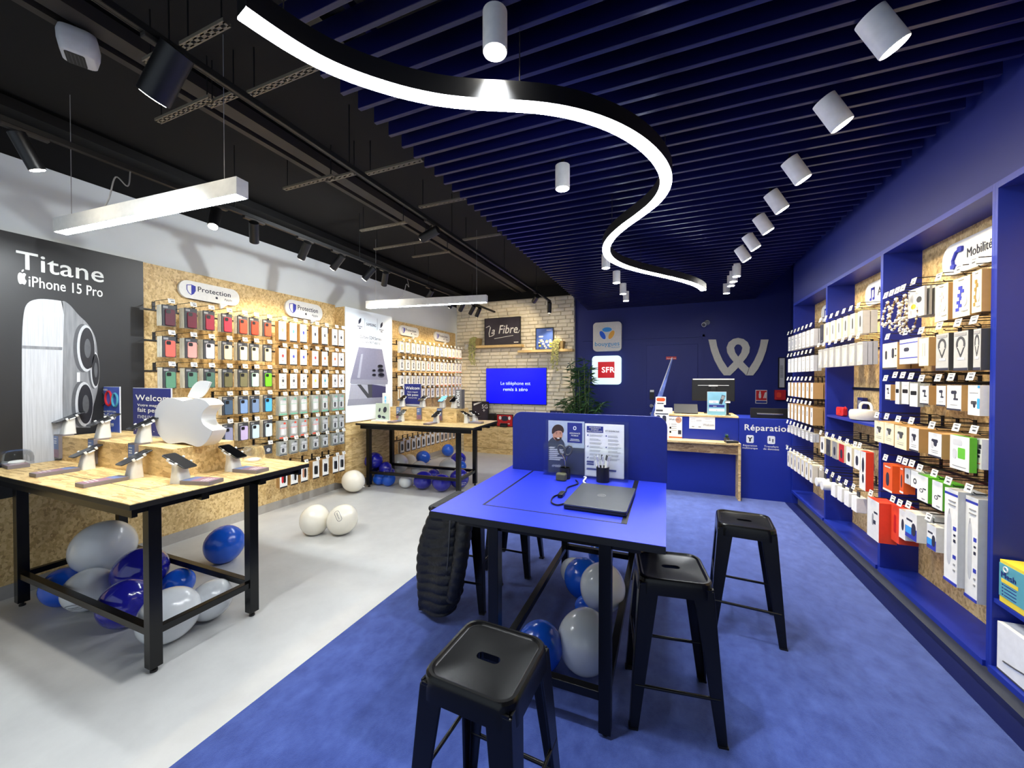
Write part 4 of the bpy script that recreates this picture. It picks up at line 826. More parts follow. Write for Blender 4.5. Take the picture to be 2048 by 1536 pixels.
# ---------------------------------------------------------------- balloons
mat('balloon_blue', (24, 92, 214), .22, coat=.3, var=.01); mat('balloon_navy', (34, 34, 158), .14, coat=.6, var=.01); mat('balloon_white', (226, 230, 234), .2, coat=.4, var=.01); mat('balloon_pearl', (206, 208, 210), .22, coat=.3, var=.01); mat('balloon_cream', (238, 232, 216), .22, coat=.3, var=.01)
BN = {'b': ('balloon_blue', 'bright blue balloon'), 'n': ('balloon_navy', 'dark blue balloon'), 'w': ('balloon_white', 'white balloon'), 'p': ('balloon_pearl', 'pearl grey balloon'), 'c': ('balloon_cream', 'cream white balloon')}
def balloon(px, py, rp, Y, kind, where, axis=(0, 0, 1), logo=None, lift=0, el=1.05):
    c = P('Y', Y, px, py); dep = (c - EYE).dot(_f); r = rp * dep / FPX; c.z = max(c.z, r * 1.01 + .003) + lift; axis = axis if axis[0] or axis[1] else (math.cos(px), math.sin(px * 1.7) * .6, .25)
    m, nm = BN[kind]; t = thing('balloon', f'{nm} {where}', 'balloon', c, 0, 'party balloons on the floor')
    q = Vector(axis).normalized().to_track_quat('Z', 'Y').to_matrix()
    prof = [(max(.001, r * math.sin(PI * i / 20) * (1 - .12 * max(0, -math.cos(PI * i / 20)) ** 2)), -r * math.cos(PI * i / 20) * (el if i > 10 else el * 1.08)) for i in range(21)]
    MB().lathe_at((0, 0, 0), prof, 32, 0, rot=q).build('balloon_skin', m, t, smooth=80)
    k = -r * el * 1.08; MB().lathe_at((0, 0, 0), [(.004, k + .006), (.006, k), (.004, k - .006), (.011, k - .018), (.001, k - .016)], 10, 0, rot=q).build('knot', m, t, smooth=60)
    if logo:
        n = Vector(logo[0]).normalized(); u = Vector((0, 0, 1)).cross(n).normalized(); up = n.cross(u); a = logo[1]; u, up = u * math.cos(a) + up * math.sin(a), up * math.cos(a) - u * math.sin(a)
        b = MB(); w = r * .8; o = rr(w, w * .42, w * .2, 8); b.plate(o, 0, -.001); n0 = len(b.v); b = MB()
        rim = o; inn = rr(w * .94, w * .36, w * .17, 8); k = len(rim); b.add([(x, 0, z) for x, z in rim + inn], [(i, (i + 1) % k, k + (i + 1) % k, k + i) for i in range(k)])
        b.text('Welcom', 0, -w * .05, w * .17, 0, 0, .005, 'c', wmax=w * .6)
        iq = q.inverted(); vs = []
        for x, y, z in b.v:
            d = (n + u * (x / r) + up * (z / r)).normalized(); l = iq @ d; s = math.sqrt(l.x ** 2 + l.y ** 2); rad = r
            for _ in range(1):
                kz = el if l.z > 0 else el * 1.08; rad = 1 / math.sqrt((s / r) ** 2 + (l.z / (r * kz)) ** 2)
                if l.z < 0: rad *= 1 - .06 * abs(l.z) ** 1
            vs.append(d * (rad + .0025))
        b.v = [tuple(v) for v in vs]; b.build('printed_logo', logo[2], t)
    return t
A_ = 'under the table with the apple shaped sign, '; B_ = 'under the far osb table, '; D_ = 'under the blue desk, '
for a in ((208.2, 1092.8, 49.8, 1.5, 'w', 'under the apple sign table, ' + 'on top of the pile', (.5, 0, .9)), (127.3, 1172.3, 34.3, 1.304, 'b', 'under the apple sign table, ' + 'at the pile end by the black poster', (-.6, 0, .6)), (177.6, 1178.3, 39.5, 1.337, 'w', 'under the apple sign table, ' + 'with a printed oval, lying low', (.6, -.4, .6), ((.55, -.75, -.45), .15, 'dgray')),
          (282.2, 1141, 44.2, 1.537, 'n', 'under the apple sign table, ' + 'high and reflecting beside the steel leg', (1, .2, .5)), (251.7, 1204.5, 44, 1.343, 'n', 'under the apple sign table, ' + 'low in front of the pile', (.3, -.2, .9)), (340, 1228, 50, 1.37, 'w', 'under the apple sign table, ' + 'low at the front corner leg', (.5, .3, .6)),
          (357.2, 1165.9, 27.4, 1.662, 'b', 'under the apple sign table, ' + 'behind the corner leg', (1, 0, .2)), (423.5, 1197.4, 35.6, 1.604, 'w', 'under the apple sign table, ' + 'at the pile end towards the aisle', (.3, .5, .8)), (223.2, 1123.5, 28.8, 1.61, 'b', 'under the apple sign table, ' + 'hidden behind the topmost white one', (0, .4, 1)),
          (449.2, 1087, 34.6, 2.144, 'b', 'lying alone on the grey floor beside the front osb table', (.25, 0, 1)), (629.9, 1038.2, 28, 2.884, 'c', 'plain, of the two on the open grey floor', (.1, 0, 1)), (685.9, 1037.9, 28.7, 2.989, 'c', 'with a printed oval, of the two on the open grey floor', (.7, .2, .7), ((.35, -.75, .5), -1.0, 'ink')),
          (705.8, 961.5, 21.1, 4.137, 'c', 'lying beside the phone totem foot', (0, 0, 1)),
          (748, 921.1, 16.8, 4.648, 'n', 'under the far osb table, ' + 'high beside the totem leg', (0, 0, 1)), (771, 937, 13, 4.728, 'n', 'under the far osb table, ' + 'with a curled white mark', (.2, 0, 1), ((.7, -.7, -.3), .3, 'white')), (797.1, 927.1, 19.1, 5.277, 'p', 'under the far osb table, ' + 'third along the upper layer', (0, 0, 1)), (818.8, 921.2, 13, 5.691, 'c', 'under the far osb table, ' + 'half hidden behind the pearl ones', (0, 0, 1)),
          (846, 914.2, 12.9, 6.024, 'b', 'under the far osb table, ' + 'standing behind the pearl ones', (0, 0, 1)), (895.3, 900.1, 11.9, 6.803, 'b', 'under the far osb table, ' + 'floating highest behind the corner leg', (0, 0, 1)), (917.2, 918.2, 14.2, 6.077, 'n', 'under the far osb table, ' + 'behind the steel corner leg', (0, 0, 1), ((.6, -.7, .2), .2, 'white')), (838.5, 937.2, 15.4, 5.223, 'p', 'under the far osb table, ' + 'middle of the upper layer', (0, 0, 1)),
          (895.9, 935.1, 18.5, 5.344, 'p', 'under the far osb table, ' + 'biggest one next to the corner leg', (0, 0, 1)), (921.9, 932.4, 11, 5.75, 'b', 'under the far osb table, ' + 'peeping out behind the corner leg', (0, 0, 1)), (847.1, 959.6, 18, 4.659, 'n', 'under the far osb table, ' + 'low in the middle of the front', (0, 0, 1)), (867.7, 951, 12.9, 5.007, 'n', 'under the far osb table, ' + 'tucked behind the low front ones', (0, 0, 1)),
          (882.4, 965, 17.4, 4.649, 'n', 'under the far osb table, ' + 'lowest at the front', (0, 0, 1)), (918.7, 956.8, 19.3, 4.886, 'n', 'under the far osb table, ' + 'at the corner leg with a printed ring', (0, 0, 1), ((.75, -.6, -.4), .1, 'white')), (757.9, 957.3, 12, 4.594, 'b', 'under the far osb table, ' + 'low beside the totem leg', (0, 0, 1)), (777.9, 958.6, 12.7, 4.604, 'b', 'under the far osb table, ' + 'low, second from the totem leg', (0, 0, 1)), (811.5, 962.2, 13.2, 4.608, 'w', 'under the far osb table, ' + 'low between blue ones', (0, 0, 1)), (779.8, 945.4, 10.4, 4.952, 'n', 'under the far osb table, ' + 'small and mostly hidden', (0, 0, 1)),
          (1079.6, 1291.6, 45.7, 1.984, 'b', 'under the blue desk, ' + 'lowest beside the front stool', (.3, 0, 1)), (1171, 1292, 55, 2.1, 'w', 'under the blue desk, ' + 'biggest and nearest to the corner leg', (.1, .2, 1)), (1165.2, 1251.7, 31.6, 2.297, 'b', 'under the blue desk, ' + 'just behind the biggest white one', (0, 0, 1)), (1171, 1213.8, 21.1, 2.544, 'b', 'under the blue desk, ' + 'in the middle of the row', (0, 0, 1)),
          (1205.2, 1172.6, 44.1, 2.529, 'w', 'under the blue desk, ' + 'beside the corner stool', (.2, 0, 1)), (1146.5, 1142.2, 25.2, 2.93, 'w', 'under the blue desk, ' + 'farthest from the corner leg', (0, 0, 1)), (1167.3, 1156.6, 38.6, 2.737, 'b', 'under the blue desk, ' + 'large in the back row', (0, 0, 1)), (1201.8, 1109.2, 24.5, 3.282, 'b', 'under the blue desk, ' + 'highest in the back row', (0, 0, 1))):
    balloon(*a)
# ---------------------------------------------------------------- back wall and brick wall
def at(Y, x, y): return P('Y', Y, x, y)
def rect(Y, x0, y0, x1, y1):
    a, b, c, d = at(Y, x0, (y0 + y1) / 2), at(Y, x1, (y0 + y1) / 2), at(Y, (x0 + x1) / 2, y0), at(Y, (x0 + x1) / 2, y1)
    return (a.x + b.x) / 2, (c.z + d.z) / 2, b.x - a.x, c.z - d.z
YS = 7.69
cx, cz, w, h = rect(YS, 1186, 644, 1243, 702); t = thing('logo_sign', 'unlit square sign with three coloured ovals, above the lit red square sign', 'sign', (cx, YS, cz)); mat('sign_beige', (226, 222, 214), .4)
MB().plate(rr(w, h, .07, 6), YB - YS, 0).build('sign_box', 'sign_beige', t, bevel=.004); b = MB()
mat('oval_sky', (60, 160, 235), .4); mat('oval_blue', (20, 96, 226), .4); mat('oval_amber', (240, 176, 66), .4); mat('cyan_text', (0, 150, 205), .4)
for k, (x, z, rot) in enumerate(((0, .135, 0), (-.085, .03, -1.05), (.085, .03, 1.05))): b.plate(ell(.10, .052, 28, x, z, rot), 0, -.006, 3); b.plate(ell(.092, .045, 28, x, z, rot), 0, -.009, k)
b.build('oval_emblem', ['oval_sky', 'oval_blue', 'oval_amber', 'white'], t); b = MB(); b.text('bouygues', 0, -h * .32, .12, 0, 0, .004, 'c', wmax=w * .86); b.text('TELECOM', w * .44, -h * .40, .04, 0, 0, .0, 'r'); b.build('sign_lettering', 'cyan_text', t)
cx, cz, w, h = rect(YS, 1184, 711.5, 1242, 769); t = thing('logo_sign', 'glowing white square sign with a red square reading SFR', 'sign', (cx, YS, cz))
MB().plate(rr(w, h, .07, 6), YB - YS, 0).build('sign_box', 'sign_lit', t, bevel=.004); mat('red_lit', (214, 20, 30), .4, emit=.10, ecol=(.7, .01, .02)); mat('white_lit', (240, 240, 240), .4, emit=.28, ecol=(1, 1, 1))
b = MB(); b.plate([(-w * .29, -h * .27), (w * .28, -h * .27), (w * .28, h * .29), (-w * .29, h * .29)], 0, -.006).build('red_square', 'red_lit', t); MB().text('SFR', w * .28, -h * .08, h * .27, -.006, 0, .02, 'r').build('sign_lettering', 'white_lit', t)
# looped letter
YW = 7.77
def wp(l): return [(lambda q: (q.x, q.z))(at(YW, 1270 + x * .1709, 640 + y * .1709)) for x, y in l]
lp = [(1203, 208), (1270, 222), (1320, 260), (1345, 320), (1338, 380), (1305, 440), (1250, 505), (1195, 570), (1115, 648), (1085, 562), (1140, 505), (1203, 440), (1245, 380), (1258, 325), (1237, 293), (1203, 283)]
ar = [(860, 228), (948, 228), (960, 300), (985, 380), (1025, 470), (1085, 562), (1115, 648), (1042, 648), (985, 575), (930, 470), (890, 360)]
mir = lambda l: [(2 * 1209 - x if k else x, y) for x, y in l for k in (1,)][::-1]
t = thing('letter_logo', 'big pale looped letter W on the dark blue back wall', 'wall logo', (1.18, YW, 1.68))
b = MB()
for l in (lp, ar, mir([(x + (6 if i in (0, 15) else 0), y) for i, (x, y) in enumerate(lp)]), [(2 * 1209 - x + 6, y) for x, y in ar][::-1]): b.plate(wp(l), YB - .001, YW - .0003 * len(b.v) / 40)
b.build('raised_letter', 'logo_cream', t, world=True)
cx, cz, w, h = rect(7.74, 1402, 642, 1414, 655); t = thing('security_camera', 'small round grey security camera high on the dark blue wall', 'camera', (cx, 7.8, cz))
b = MB(); b.cyl((.06, 0, .03), (.05, -.05, .03), .045); b.cyl((.05, -.04, .03), (-.01, -.14, -.02), .042); b.build('camera_body', 'lgray', t, smooth=40); MB().cyl((-.008, -.137, -.018), (-.012, -.145, -.022), .03).build('camera_lens', 'dgray', t, smooth=40)
def framed(px, Y, lab, face, th=.03, fr='black', bw=.02, name='picture_frame', cat='picture', tilt=0):
    cx, cz, w, h = rect(Y, *px); t = thing(name, lab, cat, (cx, Y, cz - h / 2)); t.rotation_euler = (tilt, 0, 0)
    b = MB()
    for q in ((-w / 2, w / 2, 0, bw), (-w / 2, w / 2, h - bw, h), (-w / 2, -w / 2 + bw, bw, h - bw), (w / 2 - bw, w / 2, bw, h - bw)): b.box(q[0], q[1], 0, th, q[2], q[3])
    b.build('frame_border', fr, t); MB().box(-w / 2 + bw, w / 2 - bw, .006, th - .004, bw, h - bw).build('picture_sheet', face, t); return t, w, h
t, w, h = framed((1557, 715, 1571, 776), 7.77, 'narrow framed notice on the blue wall above the red call point', 'lgray', bw=.012); b = MB()
for k in range(9): b.box(-w * .25, w * .2, .005, .006, h * (.35 + k * .045), h * (.355 + k * .045) + .006)
b.build('notice_print', 'dgray', t)
cx, cz, w, h = rect(7.79, 1511, 780, 1534, 807); t = thing('fire_sign', 'red extinguisher sign with white pictogram on the blue wall', 'sign', (cx, 7.79, cz)); MB().box(-w / 2, w / 2, -.004, .01, -h / 2, h / 2).build('sign_plate', 'white', t); b = MB()
b.box(-w * .46, w * .46, -.006, -.004, -h * .26, h * .46, 0); b.box(-w * .46, w * .46, -.006, -.004, -h * .46, -h * .3, 1); b.plate(rr(w * .2, h * .4, .02, 4, -w * .12, h * .08), -.006, -.008, 2); b.plate(ell(.012, .02, 10, -w * .12, h * .33), -.006, -.008, 2)
for k in range(3): b.plate([(w * (.16 + .1 * k), -h * .1), (w * (.22 + .1 * k), -h * .1), (w * (.36 + .04 * k), h * .36), (w * (.31 + .04 * k), h * .3)], -.006, -.008, 2)
b.build('sign_print', ['red', 'navy', 'white'], t)
cx, cz, w, h = rect(7.74, 1550, 780, 1572, 800); t = thing('call_point', 'red fire alarm call point box on the blue wall', 'alarm box', (cx, 7.74, cz)); MB().box(-w / 2, w / 2, -.01, .06, -h / 2, h / 2).build('call_box', 'red', t, bevel=.008); MB().plate(rr(w * .4, h * .5, .02, 4, -w * .15), -.01, -.014).build('call_window', 'redorange', t)
# ---- counter
XC0, XC1, YC0 = -.16, .906, 5.96
t = thing('sales_counter', 'tall dark blue sales counter with an osb top before the back wall', 'counter', ((XC0 + XC1) / 2, 6.2, 0))
MB().box(XC0, XC1, YC0, 6.5, 0, 1.075).build('counter_body', 'blue', t, world=True); MB().box(XC0 - .01, XC1, YC0 - .012, 6.52, 1.075, 1.10).build('counter_top', 'osb', t, world=True, bevel=.002)
t = thing('osb_console', 'low osb console shelf with one slab leg in front of the blue counter', 'console', (.0, 5.85, 0))
MB().box(XC0, .905, 5.745, YC0 - .002, .728, .757).build('console_top', 'osb', t, world=True, bevel=.002); MB().box(.875, .905, 5.745, YC0 - .002, 0, .728).build('leg', 'osb', t, world=True, bevel=.002); MB().box(XC0, .875, 5.80, 5.82, .60, .728).build('apron_board', 'osb_dark', t, world=True)
t = thing('repair_counter', 'blue counter front with white word Réparation beside the shelving', 'counter', (1.25, 5.92, 0)); YR = 5.92
MB().box(.908, 1.66, YR, 6.5, 0, 1.078).build('counter_body', 'blue', t, world=True)
b = MB(); q = at(YR, 1489.5, 860); hh = (at(YR, 1490, 847.5).z - q.z) / .7; b.text('Réparation', q.x, q.z, hh * .93, YR, 0, .02)
mat('icon_white', (226, 230, 236), .5)
for px, py, txt in ((1500, 878, ('Réparation', 'multimarque')), (1542.5, 880, ('Transfert', 'de données'))):
    c = at(YR, px, py); b.plate(rr(.085, .105, .016, 4, c.x, c.z), YR, YR - .002, 1)
    b.text(txt[0], c.x, c.z - .098, .034, YR, 0, .008, 'c', wmax=.16); b.text(txt[1], c.x, c.z - .132, .034, YR, 0, .008, 'c', wmax=.175)
    if px < 1510: b.plate([(c.x - .01, c.z - .035), (c.x + .01, c.z - .035), (c.x + .01, c.z), (c.x + .026, c.z + .02), (c.x + .02, c.z + .03), (c.x, c.z + .012), (c.x - .02, c.z + .03), (c.x - .026, c.z + .02), (c.x - .01, c.z)], YR - .002, YR - .003, 2)
    else:
        b.plate([(c.x - .022, c.z + .03), (c.x - .012, c.z + .03), (c.x - .012, c.z), (c.x - .004, c.z), (c.x - .017, c.z - .016), (c.x - .03, c.z), (c.x - .022, c.z)], YR - .002, YR - .003, 2); b.plate([(c.x + .022, c.z - .03), (c.x + .012, c.z - .03), (c.x + .012, c.z), (c.x + .004, c.z), (c.x + .017, c.z + .016), (c.x + .03, c.z), (c.x + .022, c.z)], YR - .002, YR - .003, 2)
c = at(YR, 1572, 893); b.text('Pr', c.x, c.z, .034, YR, 0, .008); b.text('sur', c.x, c.z - .034, .034, YR, 0, .008)
b.build('counter_lettering', ['white', 'icon_white', 'ink'], t, world=True)
cx, cz, w, h = rect(6.0, 1502, 823, 1584, 840); t = thing('desk_screen', 'low black screen back standing on the repair counter', 'screen', (cx, 6.02, 1.078)); MB().box(-w / 2, w / 2, 0, .04, 0, .135).build('screen_back', 'black', t, bevel=.004); MB().box(-w * .35, w * .3, -.012, 0, .05, .07).build('reflection_bar', 'steel', t, bevel=.004)  # bright bar is a strip of reflected light, built as a solid shape
# things on the counter
cx, cz, w, h = rect(6.35, 1384, 757, 1470, 802); t = thing('computer_monitor', 'black computer monitor seen from behind on the blue counter', 'monitor', (cx, 6.35, 1.10)); zb = cz - h / 2 - 1.10
MB().box(-w / 2, w / 2, 0, .04, zb, zb + h).build('monitor_back', 'black', t, bevel=.006); MB().box(-w / 2 + .01, w / 2 - .01, -.004, .0, zb + h - .02, zb + h - .002).build('top_trim', 'lgray', t); MB().box(-w * .36, w * .36, -.012, 0, zb + h * .68, zb + h * .70).box(-.06, .06, -.02, 0, zb + h * .65, zb + h * .71).build('cable_channel', 'lgray', t, bevel=.002)
MB().box(-.03, .03, -.03, 0, .01, zb + h * .6).box(-.12, .12, -.09, .09, 0, .012).build('monitor_stand', 'black', t, bevel=.003)
mat('screen_back', (10, 10, 11), .6); q = P('Z', 1.10, 1372, 828); t = thing('payment_tablet', 'black till tablet tilted back on the blue counter', 'till', (q.x, 6.08, 1.10)); MB().box(-.16, .16, -.006, .006, 0, .20).xf(Matrix.Translation((0, 0, .008)) @ Matrix.Rotation(R(-52), 4, 'X')).build('tablet_back', 'screen_back', t, bevel=.004); MB().add([(-.06, .0, 0), (.06, 0, 0), (.06, .15, 0), (-.06, .15, 0), (-.06, .06, .06), (.06, .06, .06)], [(0, 3, 2, 1), (0, 1, 5, 4), (3, 4, 5, 2), (0, 4, 3), (1, 2, 5)]).build('tablet_stand', 'black_gloss', t)
mat('flyer_teal', (130, 186, 206), .4, var=.12, nscale=6)
t, w, h = board((1415, 784, 1452, 831), 1.10, 'flyer_teal', 'pale blue flyer picturing a folding phone, standing on the blue counter', yfix=6.02); b = MB()
b.xf(Matrix.Identity(4)); b.plate([(w * .12, h * .5), (w * .28, h * .47), (w * .46, h * .84), (w * .28, h * .88)], -.002, -.004, 0); b.plate([(w * .22, h * .70), (w * .36, h * .67), (w * .43, h * .82), (w * .29, h * .85)], -.004, -.005, 4)
for z, m in ((.52, 1), (.34, 2), (.17, 1)): b.box(-w * .42, w * (.1 if z > .5 else .42), -.003, -.002, h * z, h * (z + .11), m)
b.text('9€99', -w * .1, h * .36, h * .06, -.003, 1, .01, 'c'); b.text('9€99', -w * .12, h * .545, h * .05, -.003, 3, .01, 'c'); b.text('0€', 0, h * .195, h * .05, -.003, 3, .01, 'c'); b.build('flyer_print', ['ink', 'white', 'navy', 'ink_blue', 'gray'], t)
q = P('Z', 1.10, 1463, 832); t = thing('barcode_scanner', 'black hand scanner in its stand at the end of the counter', 'scanner', (q.x - .04, 6.06, 1.10)); MB().cyl((0, 0, 0), (0, 0, .012), .05, .045).box(-.02, .02, -.02, .02, .01, .17).build('scanner_stand', 'black', t, bevel=.003); MB().box(-.035, .035, -.05, .045, .17, .205).build('scanner_head', 'dgray', t, bevel=.008); MB().box(-.03, .03, -.053, -.05, .175, .195).build('scanner_window', 'white', t)
t = thing('accessory_box', 'white accessory box lying under the orange printed box on the counter end', 'box', (-.10, 6.03, 1.10)); MB().box(-.055, .06, -.05, .05, 0, .13).build('box_body', 'paper', t, bevel=.001); MB().box(-.045, .05, -.052, -.05, .02, .06).build('box_print', 'dgray', t)
t = thing('accessory_box', 'white box with an orange print, topmost on the counter end behind the divider', 'box', (-.10, 6.03, 1.2305)); MB().box(-.05, .09, -.045, .06, 0, .11).build('box_body', 'paper', t, bevel=.001); MB().plate(rnd(.02, .075, .12, .05, .3), -.045, -.047, 0).box(-.03, .06, -.047, -.045, .012, .027, 1).build('box_print', ['orange', 'dgray'], t)
t = thing('case_display', 'white counter card showing two dark phones, standing on the console behind the divider', 'display card', (-.06, 5.86, .757)); MB().box(-.10, .09, -.02, .04, 0, .38).build('card_body', 'paper', t, bevel=.002); MB().plate(rnd(-.05, .28, .05, .10, .2), -.02, -.022, 0).plate(rnd(.03, .28, .05, .10, .2), -.02, -.022, 0).box(-.09, .08, -.022, -.02, .345, .36, 1).build('card_print', ['ink', 'dgray'], t)
t = thing('desk_telephone', 'white desk telephone beside the till tablet', 'telephone', (.0, 6.2, 1.10)); MB().add([(-.08, -.08, 0), (.08, -.08, 0), (.08, .08, 0), (-.08, .08, 0), (-.08, .08, .07), (.08, .08, .07), (-.08, -.08, .02), (.08, -.08, .02)], [(0, 3, 2, 1), (0, 1, 7, 6), (6, 7, 5, 4), (2, 3, 4, 5), (0, 6, 4, 3), (1, 2, 5, 7)]).build('phone_base', 'white', t, bevel=.004); MB().box(-.075, -.03, -.09, .08, .05, .08).build('handset', 'lgray', t, bevel=.008)
a = at(5.953, 1337, 839); c = at(5.953, 1364, 871); t = thing('counter_flyer', 'white flyer with a small photo standing on the console before the counter', 'flyer', ((a.x + c.x) / 2, 5.93, .757)); w = c.x - a.x; MB().box(-w / 2, w / 2, 0, .006, 0, .31).build('flyer_sheet', 'paper', t); b = MB(); b.plate(ell(w * .22, .045, 20, w * .24, .265), 0, -.002, 0); b.text('Welcom', -w * .44, .26, .035, 0, 1, .01)
for i in range(4): b.box(-w * .3, w * .1, -.001, 0, .20 - i * .03, .205 - i * .03, 1); b.plate(ell(.012, .016, 10, -w * .36, .15 - (i % 2) * .06), 0, -.001, 1)
b.box(w * .2, w * .44, -.001, 0, .06, .12, 1); b.box(-w / 2, w / 2, -.001, 0, .005, .025, 2); b.build('flyer_print', ['skin', 'ink', 'orange'], t)
a = at(5.955, 1378.5, 846); c = at(5.955, 1430, 846); zt = at(5.955, 1404, 833).z; zb = at(5.955, 1404, 858).z; t = thing('taped_notice', 'white paper notice taped to the front of the blue counter', 'notice', ((a.x + c.x) / 2, 5.957, zb)); w = c.x - a.x; h = zt - zb; MB().box(-w / 2, w / 2, -.002, .002, 0, h).build('notice_sheet', 'paper', t); b = MB()
b.text('Welcom', w * .25, h * .26, .045, -.002, 0, .008, 'c', wmax=w * .42); b.box(-w * .22, -w * .02, -.003, -.002, h * .68, h * .71); b.box(-w * .22, -w * .02, -.003, -.002, h * .60, h * .62); b.box(w * .1, w * .4, -.003, -.002, h * .6, h * .61); b.box(w * .12, w * .3, -.003, -.002, h * .8, h * .82)
for x in (-.4, -.14): b.box(w * x, w * (x + .1), -.003, -.002, h * .12, h * .2)
b.tube([(-w * .42, -.003, h * .55), (-w * .28, -.003, h * .55), (-w * .28, -.003, h * .8), (-w * .42, -.003, h * .8)], .0012, 5, closed=True); b.build('notice_print', 'gray', t)
t = thing('card_reader', 'small black card reader at the right end of the osb console', 'card reader', (.80, 5.80, .757), R(12)); mat('reader', (40, 42, 40), .4); MB().box(-.075, .075, -.05, .05, 0, .03).build('reader_body', 'reader', t, bevel=.006); b = MB()
for i in range(6): b.box(-.06 + i % 3 * .03, -.04 + i % 3 * .03, -.03 + i // 3 * .03, -.012 + i // 3 * .03, .03, .033)
b.build('keypad', 'gray', t)
t = thing('potted_plant', 'tiny dark potted plant beside the card reader on the console', 'plant', (.76, 5.90, .757)); MB().lathe([(.03, 0), (.036, .05), (.001, .05)], 16).build('pot', 'dgray', t); b = MB()
for i in range(30):
    a = i * 2.4; l = .04 + .03 * (i % 4) / 3; d = Vector((math.cos(a), math.sin(a), .7 + (i % 5) * .3)).normalized(); s_ = Vector((-d.y, d.x, 0)) * .006; p = Vector((0, 0, .05)); b.add([p, p + d * l * .5 + s_, p + d * l, p + d * l * .5 - s_], [(0, 1, 2, 3)])
b.build('foliage', 'leaf', t)
# leaning pennant
t = thing('feather_flag', 'tall thin blue and white pennant leaning beside the counter', 'flag', (-.05, 6.75, 0)); mat('flag_cloth', (96, 116, 190), .5, var=.3, nscale=8)
p0 = at(6.72, 1345, 717); p1 = at(6.72, 1306, 835); dd = (p1 - p0).normalized(); n_ = 14; L_ = (p1 - p0).length * 1.35; v = []
for i in range(n_ + 1):
    k = i / n_; w_ = .012 + .085 * math.sin(min(1, k * 1.15) * PI * .55); c = p0 + dd * L_ * k; v += [c + Vector((-w_ * .5, .02 * math.sin(k * 7), 0)), c + Vector((w_ * .5, -.02 * math.sin(k * 7), w_ * .2))]
b = MB().add(v, [(2 * i, 2 * i + 1, 2 * i + 3, 2 * i + 2) for i in range(n_)]); b.add([q + Vector((0, .004, 0)) for q in v], [(2 * i, 2 * i + 2, 2 * i + 3, 2 * i + 1) for i in range(n_)]); b.build('flag_cloth', 'flag_cloth', t, world=True)
MB().tube([p0 + Vector((-.006, .01, .02)), p0 + dd * L_ + Vector((-.05, .01, 0)), p0 + dd * ((p0.z - .02) / -dd.z) + Vector((-.05, .01, 0))], .006, 8).build('flag_pole', 'lgray', t, world=True); q = p0 + dd * (p0.z / -dd.z); MB().cyl((q.x - .05, q.y + .01, 0), (q.x - .05, q.y + .01, .02), .12, n=20).build('flag_base', 'dgray', t, world=True)
# bamboo plant in the corner
px_, py_ = -1.50, 7.25; t = thing('bamboo_plant', 'tall green bamboo plant in the corner between bricks and blue wall', 'plant', (px_, py_, 0)); MB().lathe([(.13, 0), (.17, .32), (.155, .32), (.15, .27), (.001, .27)], 24).build('pot', 'dgray', t, smooth=40)
random.seed(11); b = MB(); tips = []
for i in range(9):
    a = i * 2.4; x0, y0 = .07 * math.cos(a), .07 * math.sin(a); top = Vector((x0 * 2.2 + random.uniform(-.08, .08), y0 * 1.5 - .03, 1.55 + random.random() * .42)); s0 = Vector((x0, y0, .25)); st = spline([s0, s0.lerp(top, .5) + Vector((random.uniform(-.02, .02), 0, 0)), top], 5); b.tube(st, [.012 - .007 * k / len(st) for k in range(len(st))], 7); tips.append(st)
for i in range(8):
    a = i * .8 + .3; e = Vector((.42 * math.cos(a), .28 * math.sin(a) - .05, 1.0 + .3 * random.random())); s0 = Vector((0, 0, .3)); st = spline([s0, Vector((e.x * .3, e.y * .3, .8)), e], 5); b.tube(st, [.006] * len(st), 5); tips.append(st)
b.build('stem', 'stem', t, smooth=60); b = MB()
for st in tips:
    for k in range(64):
        p = st[min(len(st) - 1, int(len(st) * (.38 + .62 * random.random())))]; a = random.random() * 2 * PI; l = .12 + random.random() * .10; d = Vector((math.cos(a), math.sin(a) * .8, random.uniform(-.5, .6))).normalized(); s_ = d.cross(Vector((random.random(), random.random(), 1))).normalized() * (.012 + .007 * random.random()); m = p + d * l * .45
        b.add([p, m + s_, p + d * l - Vector((0, 0, .02)), m - s_], [(0, 1, 2, 3)])
b.build('foliage', 'leaf', t)
# ---- cabinet and brick wall
t = thing('low_cabinet', 'low osb cabinet along the foot of the white brick wall', 'cabinet', (-3.0, 7.58, 0))
MB().box(-4.18, -1.80, 7.45, 7.675, .115, .578).build('cabinet_body', 'osb', t, world=True, bevel=.003); MB().box(-4.18, -1.80, 7.462, 7.675, 0, .108).build('cabinet_plinth', 'osb', t, world=True)
for x in (-3.35, -2.6): MB().box(x - .002, x + .002, 7.4485, 7.451, .12, .575).build('door_joint', 'osb_dark', t, world=True)
YT = 7.66; cx, cz, w, h = rect(YT, 972, 736, 1093, 809); t = thing('wall_screen', 'wide wall screen glowing bright blue on the white brick wall', 'television', (cx, YT, cz)); MB().box(-w / 2, w / 2, .002, .055, -h / 2, h / 2).build('screen_casing', 'black', t, bevel=.004); MB().box(-w / 2 + .008, w / 2 - .008, 0, .002, -h / 2 + .016, h / 2 - .008).build('screen_glass', 'tv_blue', t)
b = MB(); b.text('Le téléphone est', 0, .03, .10, 0, 0, .004, 'c', wmax=w * .49); b.text('remis à zéro', 0, -.10, .10, 0, 0, .02, 'c', wmax=w * .40); mat('tv_text', (180, 200, 255), .4, emit=.3, ecol=(.5, .6, 1)); b.build('screen_words', 'tv_text', t)
def ledge(x0, y0, x1, y1, lab):
    a = at(7.53, x0, y0); c = at(7.53, x1, y1); return tag(MB().box(a.x, c.x, 7.53, 7.715, a.z - .05, a.z).build('wall_shelf', 'wood_light', bevel=.003), lab, 'shelf'), a.z
